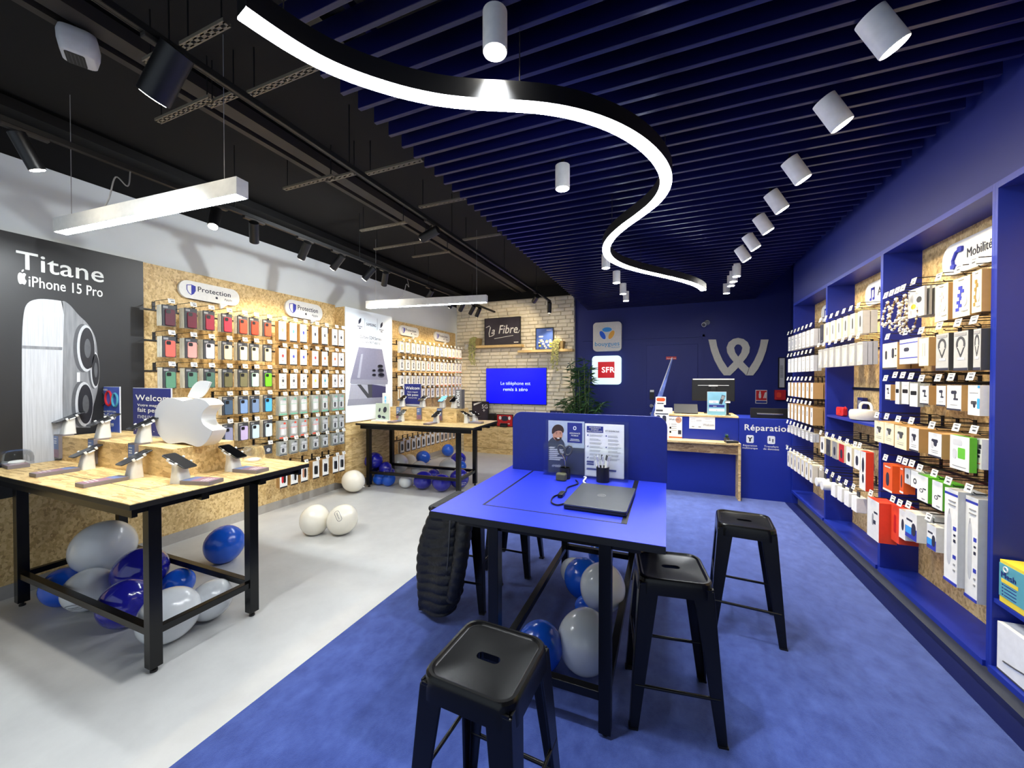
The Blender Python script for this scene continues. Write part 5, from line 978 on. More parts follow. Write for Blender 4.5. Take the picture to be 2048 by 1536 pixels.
_, z1_ = ledge(948, 691.5, 1043, 698, 'pale wooden wall shelf under the dark brush lettered picture'); _, z2_ = ledge(1035, 700.5, 1145, 708, 'pale wooden wall shelf under the small city picture')
mat('slate_print', (52, 46, 58), .5, var=.3, nscale=3); mat('city_print', (70, 100, 180), .5, var=.2, nscale=4)
def onshelf(t, z): t.location.z = z + .001; return t
t, w, h = framed((969, 637, 1041, 692), 7.60, 'dark picture with white brush lettering on the left wooden shelf of the brick wall', 'slate_print', bw=.012); onshelf(t, z1_)
b = MB(); b.text('Fibre', -w * .10, h * .42, .26, .006, 0, .008, wmax=w * .52, shear=.25); b.text('a', -w * .30, h * .42, .20, .006, 0, .008, shear=.25)
b.tube([(x * w, .002, z * h) for x, z in ((-.46, .66), (-.36, .72), (-.33, .66), (-.37, .45), (-.36, .32), (-.28, .35), (-.22, .40))], .008, 6); b.tube([(x * w, .002, z * h) for x, z in ((.38, .42), (.44, .42), (.48, .52))], .007, 6); b.tube([(x * w, .002, z * h) for x, z in ((-.22, .24), (.05, .29), (.30, .33))], .006, 6); b.box(w * .32, w * .44, .005, .006, h * .07, h * .10)
b.build('brush_lettering', 'white', t)
t, w, h = framed((1071, 657, 1107, 701), 7.60, 'small framed blue city picture on the right wooden shelf of the brick wall', 'city_print', bw=.016); onshelf(t, z2_); b = MB(); random.seed(5)
for k in range(26):
    x = random.uniform(-.3, .36) * w; z = random.uniform(.06, .45) * h; s_ = random.uniform(.012, .035); b.plate([(x - s_, z - s_ * .5), (x + s_, z - s_ * .7), (x + s_ * .8, z + s_ * .7), (x - s_ * .6, z + s_ * .8)], .006, .005 - k * 1e-4, k % 4)
b.plate(rnd(-w * .2, h * .6, .10, .03, .3), .006, .004, 1); b.text('RÉSEAU', w * .38, h * .86, .03, .006, 1, .01, 'r'); b.build('city_shapes', ['cream', 'white', 'ink', 'yellow'], t)
def trail(x, z, lab, s):
    t = thing('trailing_plant', lab, 'plant', (x, 7.61, z + .001)); MB().loft([[(a, c, zz) for a, c in rr(w_, w_, .02, 4)] for w_, zz in ((.12, 0), (.17, .16))]).build('basket_pot', 'wicker', t); b = MB(); random.seed(int(x * 100) % 97); v = MB()
    for i in range(9):
        dx = s * (.02 + .10 * random.random()); pts = [(dx * .2, -.05, .16), (dx * 1.0, -.085 - random.random() * .02, .15), (dx * 1.25, -.10, .0), (dx * (1.2 + random.random() * .4), -.10, -.15 - .28 * random.random())]; sp = spline(pts, 6); v.tube(sp, .0022, 5)
        for p in sp[2:]:
            for _ in range(3): q = p + Vector((random.uniform(-.025, .025), random.uniform(-.02, .01), random.uniform(-.02, .02))); r_ = .012 + .008 * random.random(); a = random.random() * 6; b.add([q + Vector((r_ * math.cos(a + k * PI / 2), random.uniform(-.004, .004), r_ * math.sin(a + k * PI / 2) * .8)) for k in range(4)], [(0, 1, 2, 3)])
    v.build('vine', 'stem', t); mat('leaf_pale', (160, 160, 100), .6, var=.3); b.build('foliage', 'leaf_pale', t)
q = at(7.6, 955, 690); trail(q.x, z1_, 'square basket pot with a trailing pale plant at the left end of the upper shelf', -1); q = at(7.6, 1121, 700); trail(q.x, z2_, 'square basket pot with a trailing pale plant at the right end of the lower shelf', -1)
o = MB().box(-4.28, -4.2, 7.68, 7.72, 2.28, 2.40).build('wall_sensor', 'white', bevel=.006); tag(o, 'small white sensor box on the brick wall near the corner', 'sensor')
ZC = .578
def onb(px, Y, h, mats, lab, name, cat, d=.1): cx, _, w, _h = rect(Y, px[0], 800, px[1], 850); t = thing(name, lab, cat, (cx, Y, ZC)); return t, w
t, w, h = framed((944, 805, 977, 853), 7.56, 'black framed poster with white stripes behind the far phone stands', 'slate_print', bw=.014); onshelf(t, ZC); b = MB(); b.plate([(-w * .4, h * .9), (-w * .1, h * .97), (w * .1, h * .97), (-w * .4, h * .82)], .006, .004); b.text('5G', w * .1, h * .72, .12, .006, 0, .01); b.text('+', w * .15, h * .56, .12, .006, 0, .01); b.build('poster_print', 'white', t)
t = thing('loudspeaker', 'upright black loudspeaker on the low osb cabinet', 'loudspeaker', (at(7.52, 983, 840).x, 7.56, ZC)); MB().box(-.065, .065, -.06, .08, 0, .28).build('speaker_case', 'black', t, bevel=.008); MB().lathe_at((0, -.061, .10), [(.045, 0), (.04, .004), (.001, .001)], 20, rot=Matrix.Rotation(R(90), 3, 'X')).build('speaker_cone', 'dgray', t)
t, w, h = framed((993, 827, 1026, 852), 7.56, 'red framed poster lying against the bricks behind the divider', 'red', bw=.014); onshelf(t, ZC); b = MB(); b.plate(rnd(0, h * .72, w * .5, h * .35, .3), .006, .004, 0); b.text('NEW', 0, h * .5, .10, .006, 1, .015, 'c'); b.v and None
b = MB(); b.plate(rnd(0, h * .66, w * .4, h * .4, .3), .006, .004, 0); b.plate(ell(.03, .04, 12, -w * .28, h * .7), .006, .003, 1); b.plate(ell(.03, .04, 12, w * .28, h * .7), .006, .003, 1); b.box(-w * .3, w * .3, .004, .006, h * .22, h * .28, 1); b.build('poster_print', ['ink', 'white'], t)
t = thing('small_black_box', 'small black box before the red framed poster', 'box', (at(7.5, 1008, 850).x, 7.49, ZC)); MB().box(-.08, .08, -.03, .03, 0, .085).build('box_body', 'black', t, bevel=.006); MB().box(-.06, .06, -.0315, -.03, .03, .04).build('box_slot', 'dgray', t)
t, w, h = framed((1100, 813, 1126, 850), 7.58, 'dark blue framed notice seen just above the desk divider', 'navy_deep', bw=.012); onshelf(t, ZC); b = MB(); b.plate([(-w * .2, h * .8), (0, h * .92), (w * .0, h * .75)], .006, .004); b.text('N°1', w * .2, h * .8, .06, .006, 0, .01); b.build('notice_print', 'lgray', t)
# ---------------------------------------------------------------- blue shelving on the right
XO, XF = 1.72, 1.42
def bay(y0, y1, lab):
    t = thing('shelving_bay', lab, 'shelving', (1.6, (y0 + y1) / 2, 0), 0, 'blue shelving bays'); s = .018
    for y in (y0, y1 - s): MB().box(XR, XO + .02, y, y + s, .15, 2.57).build('side_panel', 'blue', t, world=True, bevel=.001)
    MB().box(XR, XO + .02, y0 + s, y1 - s, 2.538, 2.57).build('top_board', 'blue', t, world=True); MB().box(XR - .012, XO, y0 + s, y1 - s, .15, .18).build('bottom_board', 'blue', t, world=True)
    MB().box(XO, XO + .018, y0 + s, y1 - s, .18, 2.538).build('back_board', 'osb', t, world=True); MB().box(1.565, 1.585, y0, y1, 0, .15).build('plinth_board', 'plinth', t, world=True)
    return t
BA = bay(4.80, 5.90, 'blue shelving bay nearest the back wall'); BB = bay(3.725, 4.80, 'blue shelving bay with loudspeakers on its middle shelf'); BC = bay(2.655, 3.725, 'blue shelving bay under the Mobilité sign, with two tall toothbrush boxes'); BD = bay(1.5, 2.655, 'blue shelving bay nearest the camera with boxes on two boards')
MB().box(XR + .005, XO, 3.745, 4.78, 1.225, 1.245).build('middle_shelf', 'blue', BB, world=True); zd = P('X', XR, 1977, 1190).z; MB().box(XR + .005, XO, 1.52, 2.636, zd - .02, zd).build('middle_shelf', 'blue', BD, world=True); MB().box(XO - .012, XO, 3.745, 4.78, 1.50, 1.525).build('dark_rail', 'black', BB, world=True)
def rail(y0, y1, z, lab): tag(MB().box(XO - .012, XO, y0, y1, z - .03, z - .016).build('hook_rail', 'black', bevel=.001), lab, 'wall rail', 'black hook rails in the blue bays')
RZ = -PI / 2
def sgn(yc, zc, w, h, txt, lab, icon):
    t = thing('bay_sign', lab, 'sign', (XO - .03, yc, zc), RZ, 'white rounded bay signs'); MB().plate(rr(w, h, h * .45, 8), .028, 0).build('sign_board', 'white', t, bevel=.002); b = MB(); x = -w * .27; s_ = h * .28
    if icon == 'phone': b.tube([(x - s_ * .5, -.004, -s_ * .9), (x - s_ * .6, -.004, -s_ * .2), (x - s_ * .1, -.004, s_ * .6), (x + s_ * .5, -.004, s_ * .8)], h * .05, 8, 0); b.plate(rr(s_ * .7, s_ * .5, .01, 3, x - s_ * .5, -s_ * .9), 0, -.012); b.plate(rr(s_ * .7, s_ * .6, .01, 3, x + s_ * .6, s_ * .8), 0, -.012)
    else: b.box(x - s_ * .5, x - s_ * .35, -.004, 0, -s_ * .8, s_ * .9); b.box(x + s_ * .4, x + s_ * .55, -.004, 0, -s_ * .8, s_ * .9); b.box(x - s_ * .5, x + s_ * .55, -.004, 0, s_ * .6, s_ * .95); b.plate(ell(s_ * .3, s_ * .22, 14, x - s_ * .65, -s_ * .8), 0, -.004); b.plate(ell(s_ * .3, s_ * .22, 14, x + s_ * .25, -s_ * .8), 0, -.004)
    b.build('sign_icon', 'ink_blue', t)
    if txt: MB().text(txt, x + s_ * 1.5, -h * (.16 if len(txt) < 3 else .12), h * (.50 if len(txt) < 3 else .40), 0, 0, .008, wmax=None if len(txt) < 3 else P('X', XO - .03, 1934, 490).y - P('X', XO - .03, 1984, 490).y).build('sign_lettering', 'ink', t)
q = P('X', XO - .03, 1884, 525); sgn(q.y - .32, 2.365, .64, .20, 'Mobilité', 'white rounded Mobilité sign in the bay with the tall toothbrush boxes', 'phone')
q = P('X', XO - .03, 1730, 595); sgn(q.y - .32, 2.36, .64, .20, 'A', 'white rounded music note sign in the bay with loudspeakers', 'note')
q = P('X', XO - .03, 1642, 628); sgn(q.y - .32, 2.36, .64, .20, '', 'white rounded sign half hidden in the bay nearest the back wall', 'note')
def place(lab, cat, px, d, face='white', side='kraft', art=(), strip=None, n=1, name='boxed_accessory', crop=None, hk=True, tilt=0, backm=None, gap=None, X=None, grp='boxed accessories in the blue bays'):
    """px: left, right, top, bottom of the front face in the photo"""
    X = X or (1.47 if crop in (C1,) or (crop == C2 and px[3] < 700) else 1.44)
    ox, oy, s = crop or (0, 0, 1); X = X + .04 if X < 1.45 and crop == C2 and ox + px[1] * s > 1960 else X + .03 if X < 1.45 and ox + px[1] * s > 1950 else X; x0, x1, y0, y1 = ox + px[0] * s, ox + px[1] * s, oy + px[2] * s, oy + px[3] * s
    xm, ym = (x0 + x1) / 2, (y0 + y1) / 2; a = P('X', X, x0, ym); c = P('X', X, x1, ym); c.y = max(c.y, 2.682); zt = P('X', X, xm, y0).z; zb = P('X', X, xm, y1).z; w = a.y - c.y; h = zt - zb; yc = (a.y + c.y) / 2
    t = box_pack(name, lab, cat, grp, (X + d / 2, yc, zt), RZ, w, h, d, face, side, art, strip)
    if tilt: t.rotation_euler = (0, R(tilt), RZ)
    if hk: hook((XO, yc, zt + .012), RZ, XO - X - .005, 'black tagged hook for the ' + lab)
    if n: backs(n, (X + d / 2, yc, zt), RZ, w * .98, h * .985, d * .9, gap or d * 1.06, backm or side, 'box hanging behind a front box inside the blue bays', 'boxes behind the front ones in the blue bays', 0, 'hanging_box')
    return t
C1, C2, C3 = (1740, 500, .1692), (1740, 720, .1692), (1700, 920, .2084)
BX = lambda m: [(rnd(0, -.38, .5, .34, .4), m), (rnd(.1, -.45, .2, .4, .2), m), (rnd(0, -.78, .6, .03), 'gray'), (rnd(-.05, -.85, .5, .03), 'gray')]
def chain(m): return [(rnd(-.22 + .13 * (k % 2) + .03 * k, -.80 + .09 * k, .22, .09, .1), m) for k in range(7)] + [(rnd(.2, -.6, .3, .28, .3), 'lgray'), (rnd(.22, -.86, .36, .02), 'gray'), (rnd(0, -.06, .3, .015), 'gray')]
mat('buff', (240, 228, 190), .6); mat('pink_print', (220, 170, 170), .6); mat('gold', (150, 120, 50), .6); mat('pale_gray', (176, 178, 176), .5)
place('cream box with pink strap print, top row', 'boxed strap', (770, 920, 410, 840), .045, 'buff', 'kraft', chain('pink_print'), crop=C1); place('cream box with blue strap print, top row', 'boxed strap', (980, 1180, 325, 790), .045, 'buff', 'kraft', chain('ink_blue'), crop=C1); place('cream box with gold strap print, top row', 'boxed strap', (1205, 1430, 225, 725), .045, 'buff', 'kraft', chain('gold'), crop=C1)
place('white blister pack with yellow disc, beside the straps', 'blister pack', (450, 640, 455, 790), .012, 'white', 'lgray', [(ell(.16, .09, 14, -.15, -.62), 'yellow'), (ell(.16, .11, 14, .2, -.42), 'dgray'), (rnd(.2, -.15, .4, .12), 'lgray')], n=7, crop=C1, backm='pale_gray', gap=.026)
place('cream box with two plug prints, second row at the divider', 'boxed accessory', (150, 320, 1100, 1410), .07, 'buff', 'kraft', [(rnd(-.25, -.45, .14, .34, .4), 'ink'), (rnd(.22, -.4, .16, .38, .4), 'ink'), (ell(.06, .03, 10, .4, -.25), 'ink'), (ell(.06, .03, 10, .4, -.5), 'ink')], 'ink', crop=C1)
place('white adapter box with violet bands, second row', 'boxed accessory', (350, 560, 1050, 1345), .075, 'white', 'paper', [(rnd(-.1, -.42, .3, .16, .3), 'ink'), (rnd(0, -.16, 1, .04, 0), 'ink_blue'), (rnd(0, -.76, 1, .04, 0), 'ink_blue')], crop=C1); place('cream box with two cable prints, second row', 'boxed accessory', (580, 690, 1040, 1370), .07, 'buff', 'kraft', [(rnd(-.12, -.42, .05, .46), 'gray'), (rnd(.12, -.42, .05, .46), 'gray')], crop=C1)
for i, (px, ww) in enumerate((((780, 925, 990, 1425), 'beside the cream cable box'), ((990, 1155, 960, 1425), 'in the middle of three'), ((1222, 1385, 925, 1420), 'by the wide blue upright'))):
    place(f'grey coiled cable box, second row, {ww}', 'boxed cable', px, .045, 'pale_gray', 'dgray', [([(.34 * math.cos(a) * (1 if a < PI * 2 else .7), -.33 + .2 * math.sin(a)) for a in [k * PI / 8 for k in range(-1, 10)]] + [(.2 * math.cos(a), -.33 + .13 * math.sin(a)) for a in [k * PI / 8 for k in range(9, -2, -1)]], 'dgray'), ([(-.3, -.4), (-.2, -.42), (.03, -.62), (-.02, -.66)], 'dgray'), ([(.3, -.4), (.2, -.42), (-.02, -.62), (.03, -.66)], 'dgray'), (rnd(.05, -.7, .5, .06), 'lgray'), (rnd(0, -.08, .8, .07), 'gray')], 'ink', n=2, crop=C1)
CAR = [(rnd(.08, -.38, .14, .36, .4), 'dgray'), (rnd(0, -.28, .4, .14, .4), 'ink'), (rnd(.14, -.55, .32, .08, .4), 'ink'), (rnd(0, -.78, .5, .02), 'gray')]
for px, d, lab in (((180, 240, 290, 475), .07, 'small cream box at the divider, third row'), ((590, 690, 305, 525), .09, 'white car holder box, third row beside the clear packs'), ((785, 892, 305, 545), .08, 'white car holder box, third row in the middle'), ((910, 1075, 300, 595), .095, 'white car holder box, widest of the third row')): place(lab, 'boxed car holder', px, d, 'white', 'kraft', CAR, 'ink', crop=C2)
place('large white dash camera box with blue corner marks, third row', 'boxed accessory', (1158, 1400, 300, 660), .05, 'white', 'white', [(rnd(0, -.58, .5, .12, .4), 'dgray'), (rnd(.05, -.66, .2, .18, .3), 'ink'), (rnd(.40, -.6, .2, .34, .1), 'oval_sky'), (rnd(.42, -.05, .16, .08, .1), 'oval_sky'), (rnd(0, -.25, .7, .02), 'gray')], n=1, crop=C2)
for i, (px, w) in enumerate((((300, 345, 255, 520), 'turned edge on'), ((375, 455, 260, 520), 'beside it'), ((470, 560, 275, 550), 'with a dark clip'))):
    place(f'clear accessory pack {w}, third row', 'clear pack', px, .03, 'white', 'clear_pack', [(rnd(0, -.42, .8, .18, .2), 'black'), (rnd(0, -.15, .7, .08), 'lgray')], n=1, crop=C2, name='clear_accessory_pack')
for i, (px, d) in enumerate((((52, 162, 725, 970), .075), ((168, 280, 745, 1000), .075), ((292, 430, 780, 1050), .08), ((465, 572, 805, 1080), .115), ((690, 842, 865, 1150), .12))):
    place(f'kraft sided holder box, fourth row, {ORD[i]} from the loudspeakers', 'boxed car holder', px, d, 'buff' if i < 3 else 'white', 'kraft', [(rnd(0, -.32, .5, .14, .4), 'ink' if i > 2 else 'dgray'), (rnd(.05, -.42, .25, .26, .4), 'ink' if i > 2 else 'dgray'), (rnd(-.2, -.5, .2, .3, .3), 'lgray'), (rnd(0, -.72, .55, .02), 'gray'), (rnd(0, -.8, .5, .02), 'gray')], 'ink' if i > 2 else None, crop=C2)
place('big white box with green side and green square, fourth row', 'boxed accessory', (945, 1170, 900, 1300), .03, 'white', 'green', [(rnd(.12, -.5, .38, .32, .05), 'green'), (rnd(-.1, -.2, .5, .18, .2), 'lgray'), (rnd(-.25, -.55, .2, .3, .2), 'lgray'), (rnd(0, -.9, .7, .02), 'gray')], crop=C2, n=0); place('white box with tablet prints, fourth row', 'boxed accessory', (1215, 1372, 935, 1290), .045, 'white', 'paper', [(rnd(.3, -.25, .3, .14, .1), 'ink'), (rnd(.22, -.42, .3, .14, .1), 'ink'), (rnd(.2, -.58, .2, .08, .1), 'ink'), (rnd(0, -.82, .7, .02), 'redorange')], crop=C2)
for px, d, lab in (((318, 405, 40, 300), .085, 'orange box at the divider, fifth row'), ((478, 512, 60, 318), .06, 'second orange box turned away, fifth row')): place(lab, 'boxed accessory', px, d, 'orange', 'orange', [(rnd(0, -.55, .35, .5, .3), 'ink'), (rnd(0, -.1, .6, .05), 'white')], 'white', crop=C3, n=0)
place('slim grey pack, fifth row behind the orange boxes', 'boxed accessory', (525, 580, 85, 230), .02, 'lgray', 'pale_gray', [(rnd(0, -.5, .4, .3, .3), 'dgray')], crop=C3); place('white earphone pack, fifth row', 'boxed accessory', (585, 650, 105, 265), .03, 'white', 'lgray', [(ell(.25, .18, 14, .1, -.6), 'dgray'), (ell(.12, .08, 12, .1, -.6), 'white')], crop=C3)
for px, lab in (((645, 745, 150, 395), 'lime sided box with ring cable print, fifth row'), ((788, 885, 205, 470), 'lime sided box with long cable print, fifth row')): place(lab, 'boxed cable', px, .045, 'white', 'green', [(ell(.18, .08, 14, -.1, -.6), 'dgray'), (ell(.1, .05, 12, -.1, -.6), 'white'), (rnd(.2, -.5, .3, .05, .3), 'dgray'), (rnd(.1, -.9, .3, .04), 'gray')], crop=C3, n=1)
for px, lab in (((905, 1030, 280, 1185), 'tall white toothbrush box, the one further from the camera'), ((1105, 1225, 355, 1345), 'tall white toothbrush box, the one beside the wide blue upright')):
    place(lab, 'toothbrush box', px, .055, 'white', 'lgray', [(rnd(0, -.05, 1, .025, 0), 'ink_blue'), (rnd(-.12, -.52, .34, .58, .5), 'lgray'), (rnd(-.12, -.24, .06, .06, .2), 'gray'), (rnd(.3, -.40, .22, .04, .1), 'ink_blue'), (rnd(.3, -.70, .22, .04, .1), 'ink_blue'), (rnd(.3, -.47, .14, .02), 'ink'), (rnd(.3, -.53, .14, .03), 'ink'), (rnd(.3, -.78, .12, .02), 'gray'), (rnd(.3, -.84, .12, .02), 'gray'), (rnd(0, -.985, 1, .03, 0), 'ink_blue'), (rnd(.1, -.12, .5, .012), 'gray'), (rnd(.1, -.16, .5, .012), 'gray')], n=1, crop=C3, name='toothbrush_box')
place('red box with white face at the divider, bottom row', 'boxed accessory', (165, 275, 380, 755), .10, 'white', 'redorange', [(rnd(0, -.5, .14, .3, .4), 'gray'), (rnd(.25, -.3, .3, .05), 'ink'), (rnd(.15, -.55, .2, .1), 'ink')], crop=C3, n=0, X=1.38); place('second red box with white face, bottom row', 'boxed accessory', (395, 470, 440, 785), .10, 'redorange', 'redorange', [(rnd(0, -.5, .3, .5, .1), 'red')], crop=C3, n=0)
place('white watch box with a black watch print, bottom row', 'boxed watch', (470, 530, 480, 755), .05, 'white', 'white', [(rnd(.1, -.5, .4, .4, .4), 'ink')], crop=C3, n=0)
for px, lab in (((530, 640, 500, 760), 'white and blue watch box beside the red boxes'), ((738, 825, 625, 860), 'white and blue watch box beside the toothbrush box')): place(lab, 'boxed watch', px, .075, 'white', 'white', [(rnd(0, -.78, 1, .42, 0), 'ink_blue'), (rnd(-.2, -.7, .5, .26, 0), 'oval_sky'), (rnd(.25, -.6, .34, .46, .3), 'ink'), (rnd(-.12, -.32, .5, .07), 'ink')], crop=C3, n=1)
# bead straps
random.seed(4)
for k in range(7):
    q = P('X', XF, 1740 + (215 + k * 34) * .1692, 500 + (600 - k * 14) * .1692); y = q.y; x = XF + .03 * (k % 3); dr = .17 + .03 * (k % 3); w_ = .035 + .02 * (k % 2); pts = [(x, y, q.z), (x - .01, y + w_, q.z - dr * .5), (x - .02, y + w_ * .6, q.z - dr * .95), (x - .02, y - w_ * .5, q.z - dr), (x - .01, y - w_, q.z - dr * .5), (x, y, q.z)]
    t = thing('bead_strap', f'beaded phone strap hanging from the hooks by the divider, {ORD[k]} in the bunch', 'phone strap', (x, y, q.z), 0, 'bead straps on the hooks'); sp = spline(pts, 5); MB().tube(sp, .0025, 5).build('strap_cord', 'gold', t, world=True); b = MB()
    for i, p in enumerate(sp[1:-1]): b.sphere(p, .007 + .003 * (i % 3 == 0), 4, i % 3)
    b.build('bead', ['white', 'brown_bead', 'buff'] if 'brown_bead' in MATS else ['white', mat('brown_bead', (90, 66, 46), .4), 'buff'], t, world=True, smooth=60)
    if k % 2 == 0: hook((XO, y, q.z + .004), RZ, XO - XF - .005, f'black hook with white price tag holding the bead straps, {ORD[k // 2]} of the four')
# bays A and B
def rowof(bayname, y0, y1, n, zt, zb, d, face, side, art, lab, cat, strip=None, name='boxed_accessory', w=.085, nb=1, X=XF, vary=None):
    for i in range(n):
        y = y1 + (y0 - y1) * i / (n - 1); l = f'{lab}, {ORD[i]} from the back'; hh = zt - zb
        t = box_pack(name, l, cat, 'boxed accessories in the blue bays', (X + d / 2, y, zt), RZ, w, hh, d, (vary[i] if vary else face), side, art, strip); hook((XO, y, zt + .012), RZ, XO - X - .005, f'black tagged hook, {ORD[i]} for the {lab}')
        if nb: backs(nb, (X + d / 2, y, zt), RZ, w * .98, hh * .985, d * .9, d * 1.08, side, 'box hanging behind a front box inside the blue bays', 'boxes behind the front ones in the blue bays', 0, 'hanging_box')
zz = lambda x, y: P('X', XF, x, y).z
LNS = [(rnd(0, -.25, .6, .05), 'gray'), (rnd(-.05, -.55, .4, .3, .2), 'lgray'), (rnd(0, -.85, .6, .04), 'gray')]
rowof('A', 4.93, 5.74, 7, zz(1596, 668), zz(1596, 698), .04, 'white', 'lgray', LNS, 'white blister pack, top row by the back wall', 'blister pack'); rowof('A', 4.93, 5.74, 7, zz(1592, 716), zz(1591, 744), .035, 'paper', 'lgray', LNS, 'white pack, second row by the back wall', 'blister pack')
rowof('A', 4.93, 5.74, 7, zz(1588, 765), zz(1588, 793), .09, 'white', 'kraft', [(rnd(0, -.4, .2, .3), 'ink')], 'kraft sided box, third row by the back wall', 'boxed accessory', w=.07); rowof('A', 4.93, 5.74, 7, zz(1590, 809), zz(1590, 840), .09, 'white', 'kraft', [(rnd(0, -.4, .2, .3), 'ink')], 'kraft sided box, fourth row by the back wall', 'boxed accessory', w=.07)
rowof('A', 4.93, 5.74, 7, zz(1589, 855), zz(1590, 870), .03, 'white', 'lgray', LNS, 'small white pack, fifth row by the back wall', 'blister pack', w=.06); rowof('A', 4.93, 5.74, 7, zz(1587, 909), zz(1590, 942), .05, 'white', 'cream', [(rnd(0, -.5, .3, .5, .3), 'ink')], 'white phone case box, bottom row by the back wall', 'boxed case', w=.08)
rowof('B', 3.85, 4.66, 7, zz(1659, 644), zz(1659, 682), .045, 'white', 'card', [(rnd(0, -.45, .26, .5, .4), 'dgray'), (rnd(0, -.9, .5, .03), 'gray')], 'boxed pack, top row, loudspeaker bay', 'boxed accessory', w=.085, vary=['ink', 'card', 'white', 'white', 'pale_gray', 'pale_gray', 'pale_gray'])
rowof('B', 3.85, 4.70, 7, zz(1652, 697), zz(1650, 735), .03, 'pale_gray', 'lgray', [([(-.35, -.85), (-.25, -.85), (.3, -.2), (.2, -.2)], 'white'), ([(-.1, -.85), (0, -.85), (.4, -.4), (.35, -.3)], 'white'), (rnd(0, -.08, .8, .06), 'gray')], 'grey cable pack, second row, loudspeaker bay', 'cable pack', w=.095, nb=2)
rowof('B', 3.88, 4.62, 6, zz(1660, 880), zz(1660, 913), .045, 'white', 'cream', [(rnd(0, -.55, .45, .5, .2), 'ink')], 'boxed pack, row under the loudspeaker shelf', 'boxed accessory', w=.10, vary=['white', 'dgray', 'gray', 'red', 'white', 'white'])
t = box_pack('headphone_box', 'long white box with a black headset print beside the divider of the loudspeaker bay', 'boxed accessory', 'boxed accessories in the blue bays', (XF + .03, 3.80, zz(1738, 908)), RZ, .10, .30, .05, 'white', 'redorange', [(ell(.2, .2, 16, .1, -.35), 'ink'), (ell(.16, .12, 16, .12, -.7), 'ink')]); hook((XO, 3.80, zz(1738, 908) + .012), RZ, XO - XF - .005, 'black hook with white price tag holding the long headset box')
for i in range(6):
    y = 4.60 - i * .14; z = zz(1665, 958); t = thing('charger_pack', f'white charger pack with dark hanger, lowest row, {ORD[i]} from the back', 'charger pack', (XF + .02, y, z), RZ, 'white charger packs'); b = MB()
    if i < 2: b.lathe_at((0, -.02, -.09), [(.001, -.05), (.04, -.05), (.042, .05), (.001, .05)], 20, rot=Matrix.Rotation(R(90), 3, 'X')); b.build('round_charger', 'white', t, smooth=40)
    else: b.box(-.045, .045, -.03, .04, -.15, -.03).build('charger_box', 'paper', t, bevel=.004)
    MB().box(-.02, .02, -.004, .004, -.05, .012).build('hang_tab', 'dgray', t); hook((XO, y, z + .014), RZ, XO - XF - .005, f'black hook with white price tag holding the {ORD[i]} white charger pack')
for y0, y1, zs_ in ((4.83, 5.87, (zz(1596, 668), zz(1592, 716), zz(1588, 765), zz(1590, 809), zz(1589, 855), zz(1587, 909))), (3.75, 4.77, (zz(1659, 644), zz(1652, 697), zz(1660, 880), zz(1665, 955))), (2.68, 3.70, (2.09, 1.83, 1.60, 1.30, 1.02, .74))):
    for j, z in enumerate(zs_): rail(y0, y1, z, f'flat black hook rail, {ORD[j]} from the top in the ' + ('bay by the back wall' if y0 > 4.8 else 'loudspeaker bay' if y0 > 3.7 else 'bay under the Mobilité sign'))
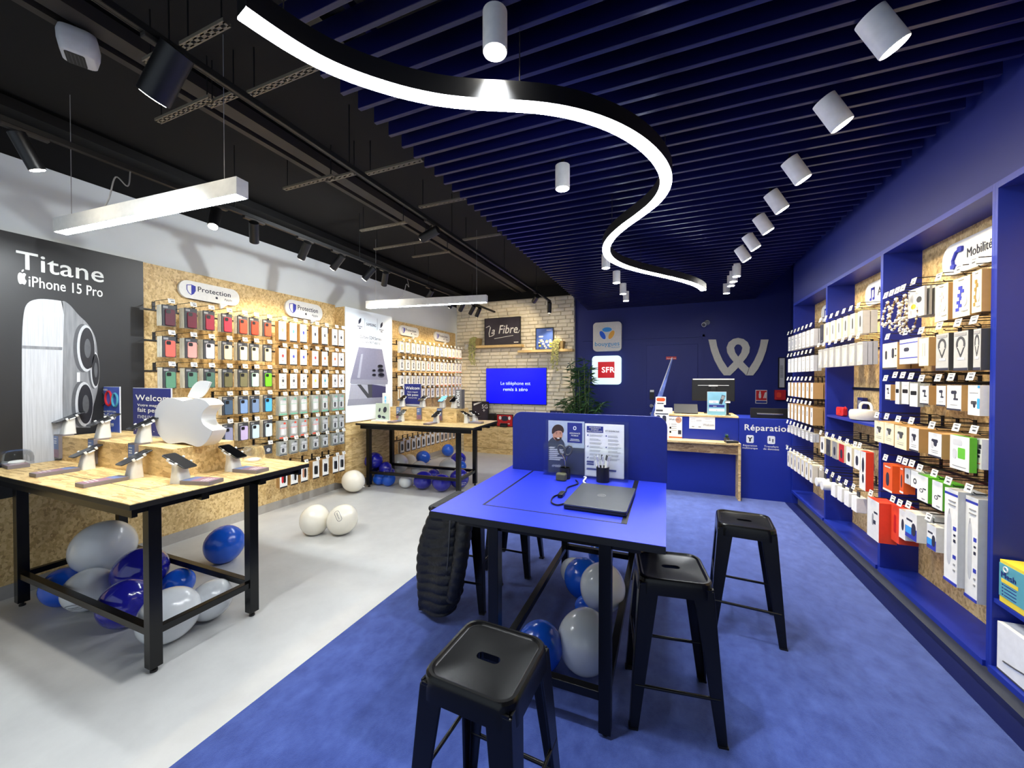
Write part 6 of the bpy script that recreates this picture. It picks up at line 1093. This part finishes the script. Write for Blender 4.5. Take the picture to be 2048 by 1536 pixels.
# loudspeakers on the middle shelf
zb = 1.246; t = thing('portable_speaker', 'small red portable loudspeaker with raised letters on the middle shelf', 'loudspeaker', (1.565, P('X', 1.54, 1677, 820).y, zb), RZ + .15); MB().plate(rr(.115, .085, .018, 5, 0, .045), .02, -.02).build('speaker_body', 'red', t, bevel=.006, seg=3); MB().text('JBL', .004, .028, .042, -.0225, 0, .01, 'c', wmax=.062, th=.003).build('raised_lettering', 'redorange', t); MB().tube([(.055 + x, 0, .075 + z) for x, z in ell(.014, .018, 14)], .004, 6, closed=True).build('carry_loop', 'red', t)
t = thing('portable_speaker', 'round white portable loudspeaker with a carry handle on the middle shelf', 'loudspeaker', (1.60, P('X', 1.56, 1720, 825).y, zb), RZ + .1); mat('speaker_white', (212, 208, 198), .7, bump=.3, nscale=250); MB().lathe([(.07, 0), (.105, .008), (.112, .03), (.112, .07), (.104, .088), (.085, .092), (.001, .09)], 30).build('speaker_body', 'speaker_white', t, smooth=50); MB().tube(spline([(-.085, 0, .085), (-.08, 0, .125), (-.05, 0, .148), (0, 0, .152), (.05, 0, .148), (.08, 0, .125), (.085, 0, .085)], 5), .011, 10).build('carry_handle', 'white', t, smooth=60)
t = thing('portable_speaker', 'dark navy boxed gadget behind the white round loudspeaker', 'gadget', (1.685, P('X', 1.66, 1718, 800).y, zb), RZ); MB().box(-.05, .05, -.02, .02, 0, .185).build('gadget_body', 'navy_deep', t, bevel=.004); MB().box(-.03, .03, -.0215, -.02, .10, .16).build('gadget_print', 'gray', t)
# boxes of the nearest bay
q = P('X', 1.56, 2022, 1212); t = thing('router_box', 'turquoise and yellow router box on the upper board of the nearest bay', 'product box', (1.56, 2.47, zd + .002), RZ); mat('turq', (88, 160, 176), .45); MB().box(-.14, .14, -.05, .06, 0, .205).build('box_body', 'yellow', t, bevel=.001); MB().box(-.14, .14, -.052, -.05, .03, .19).build('front_print', 'turq', t); b = MB()
b.text('Mesh', -.125, .125, .04, -.052, 1, .008); b.box(-.125, -.03, -.053, -.052, .10, .118, 2); b.tube([(x, -.053, z) for x, z in ell(.012, .012, 14, -.10, .168)], .003, 6, 0, closed=True)
for k in range(4): b.plate(ell(.004, .004, 8, -.118, .09 - k * .016), -.052, -.053, 1); b.box(-.108, -.04, -.053, -.052, .088 - k * .016, .092 - k * .016, 1)
b.build('box_lettering', ['white', 'navy', 'yellow'], t)
t = thing('device_box', 'white device box on the lowest board of the nearest bay', 'product box', (1.57, 2.46, .182), RZ); MB().box(-.16, .16, -.06, .08, 0, .235).build('box_body', 'white_gloss', t, bevel=.001); MB().tube([(-.12, -.062, .06), (-.05, -.062, .07), (.05, -.062, .09)], .003, 6).box(-.16, .16, -.061, -.06, 0, .008).build('box_print', 'dgray', t)
t = thing('tall_box', 'tall green box on the upper board of the nearest bay', 'product box', (1.56, 2.12, zd + .002), RZ); MB().box(-.14, .14, -.05, .10, .0, .68).build('box_body', 'green', t, bevel=.001); MB().box(-.12, .1, -.052, -.05, .3, .34).build('box_print', 'white', t)
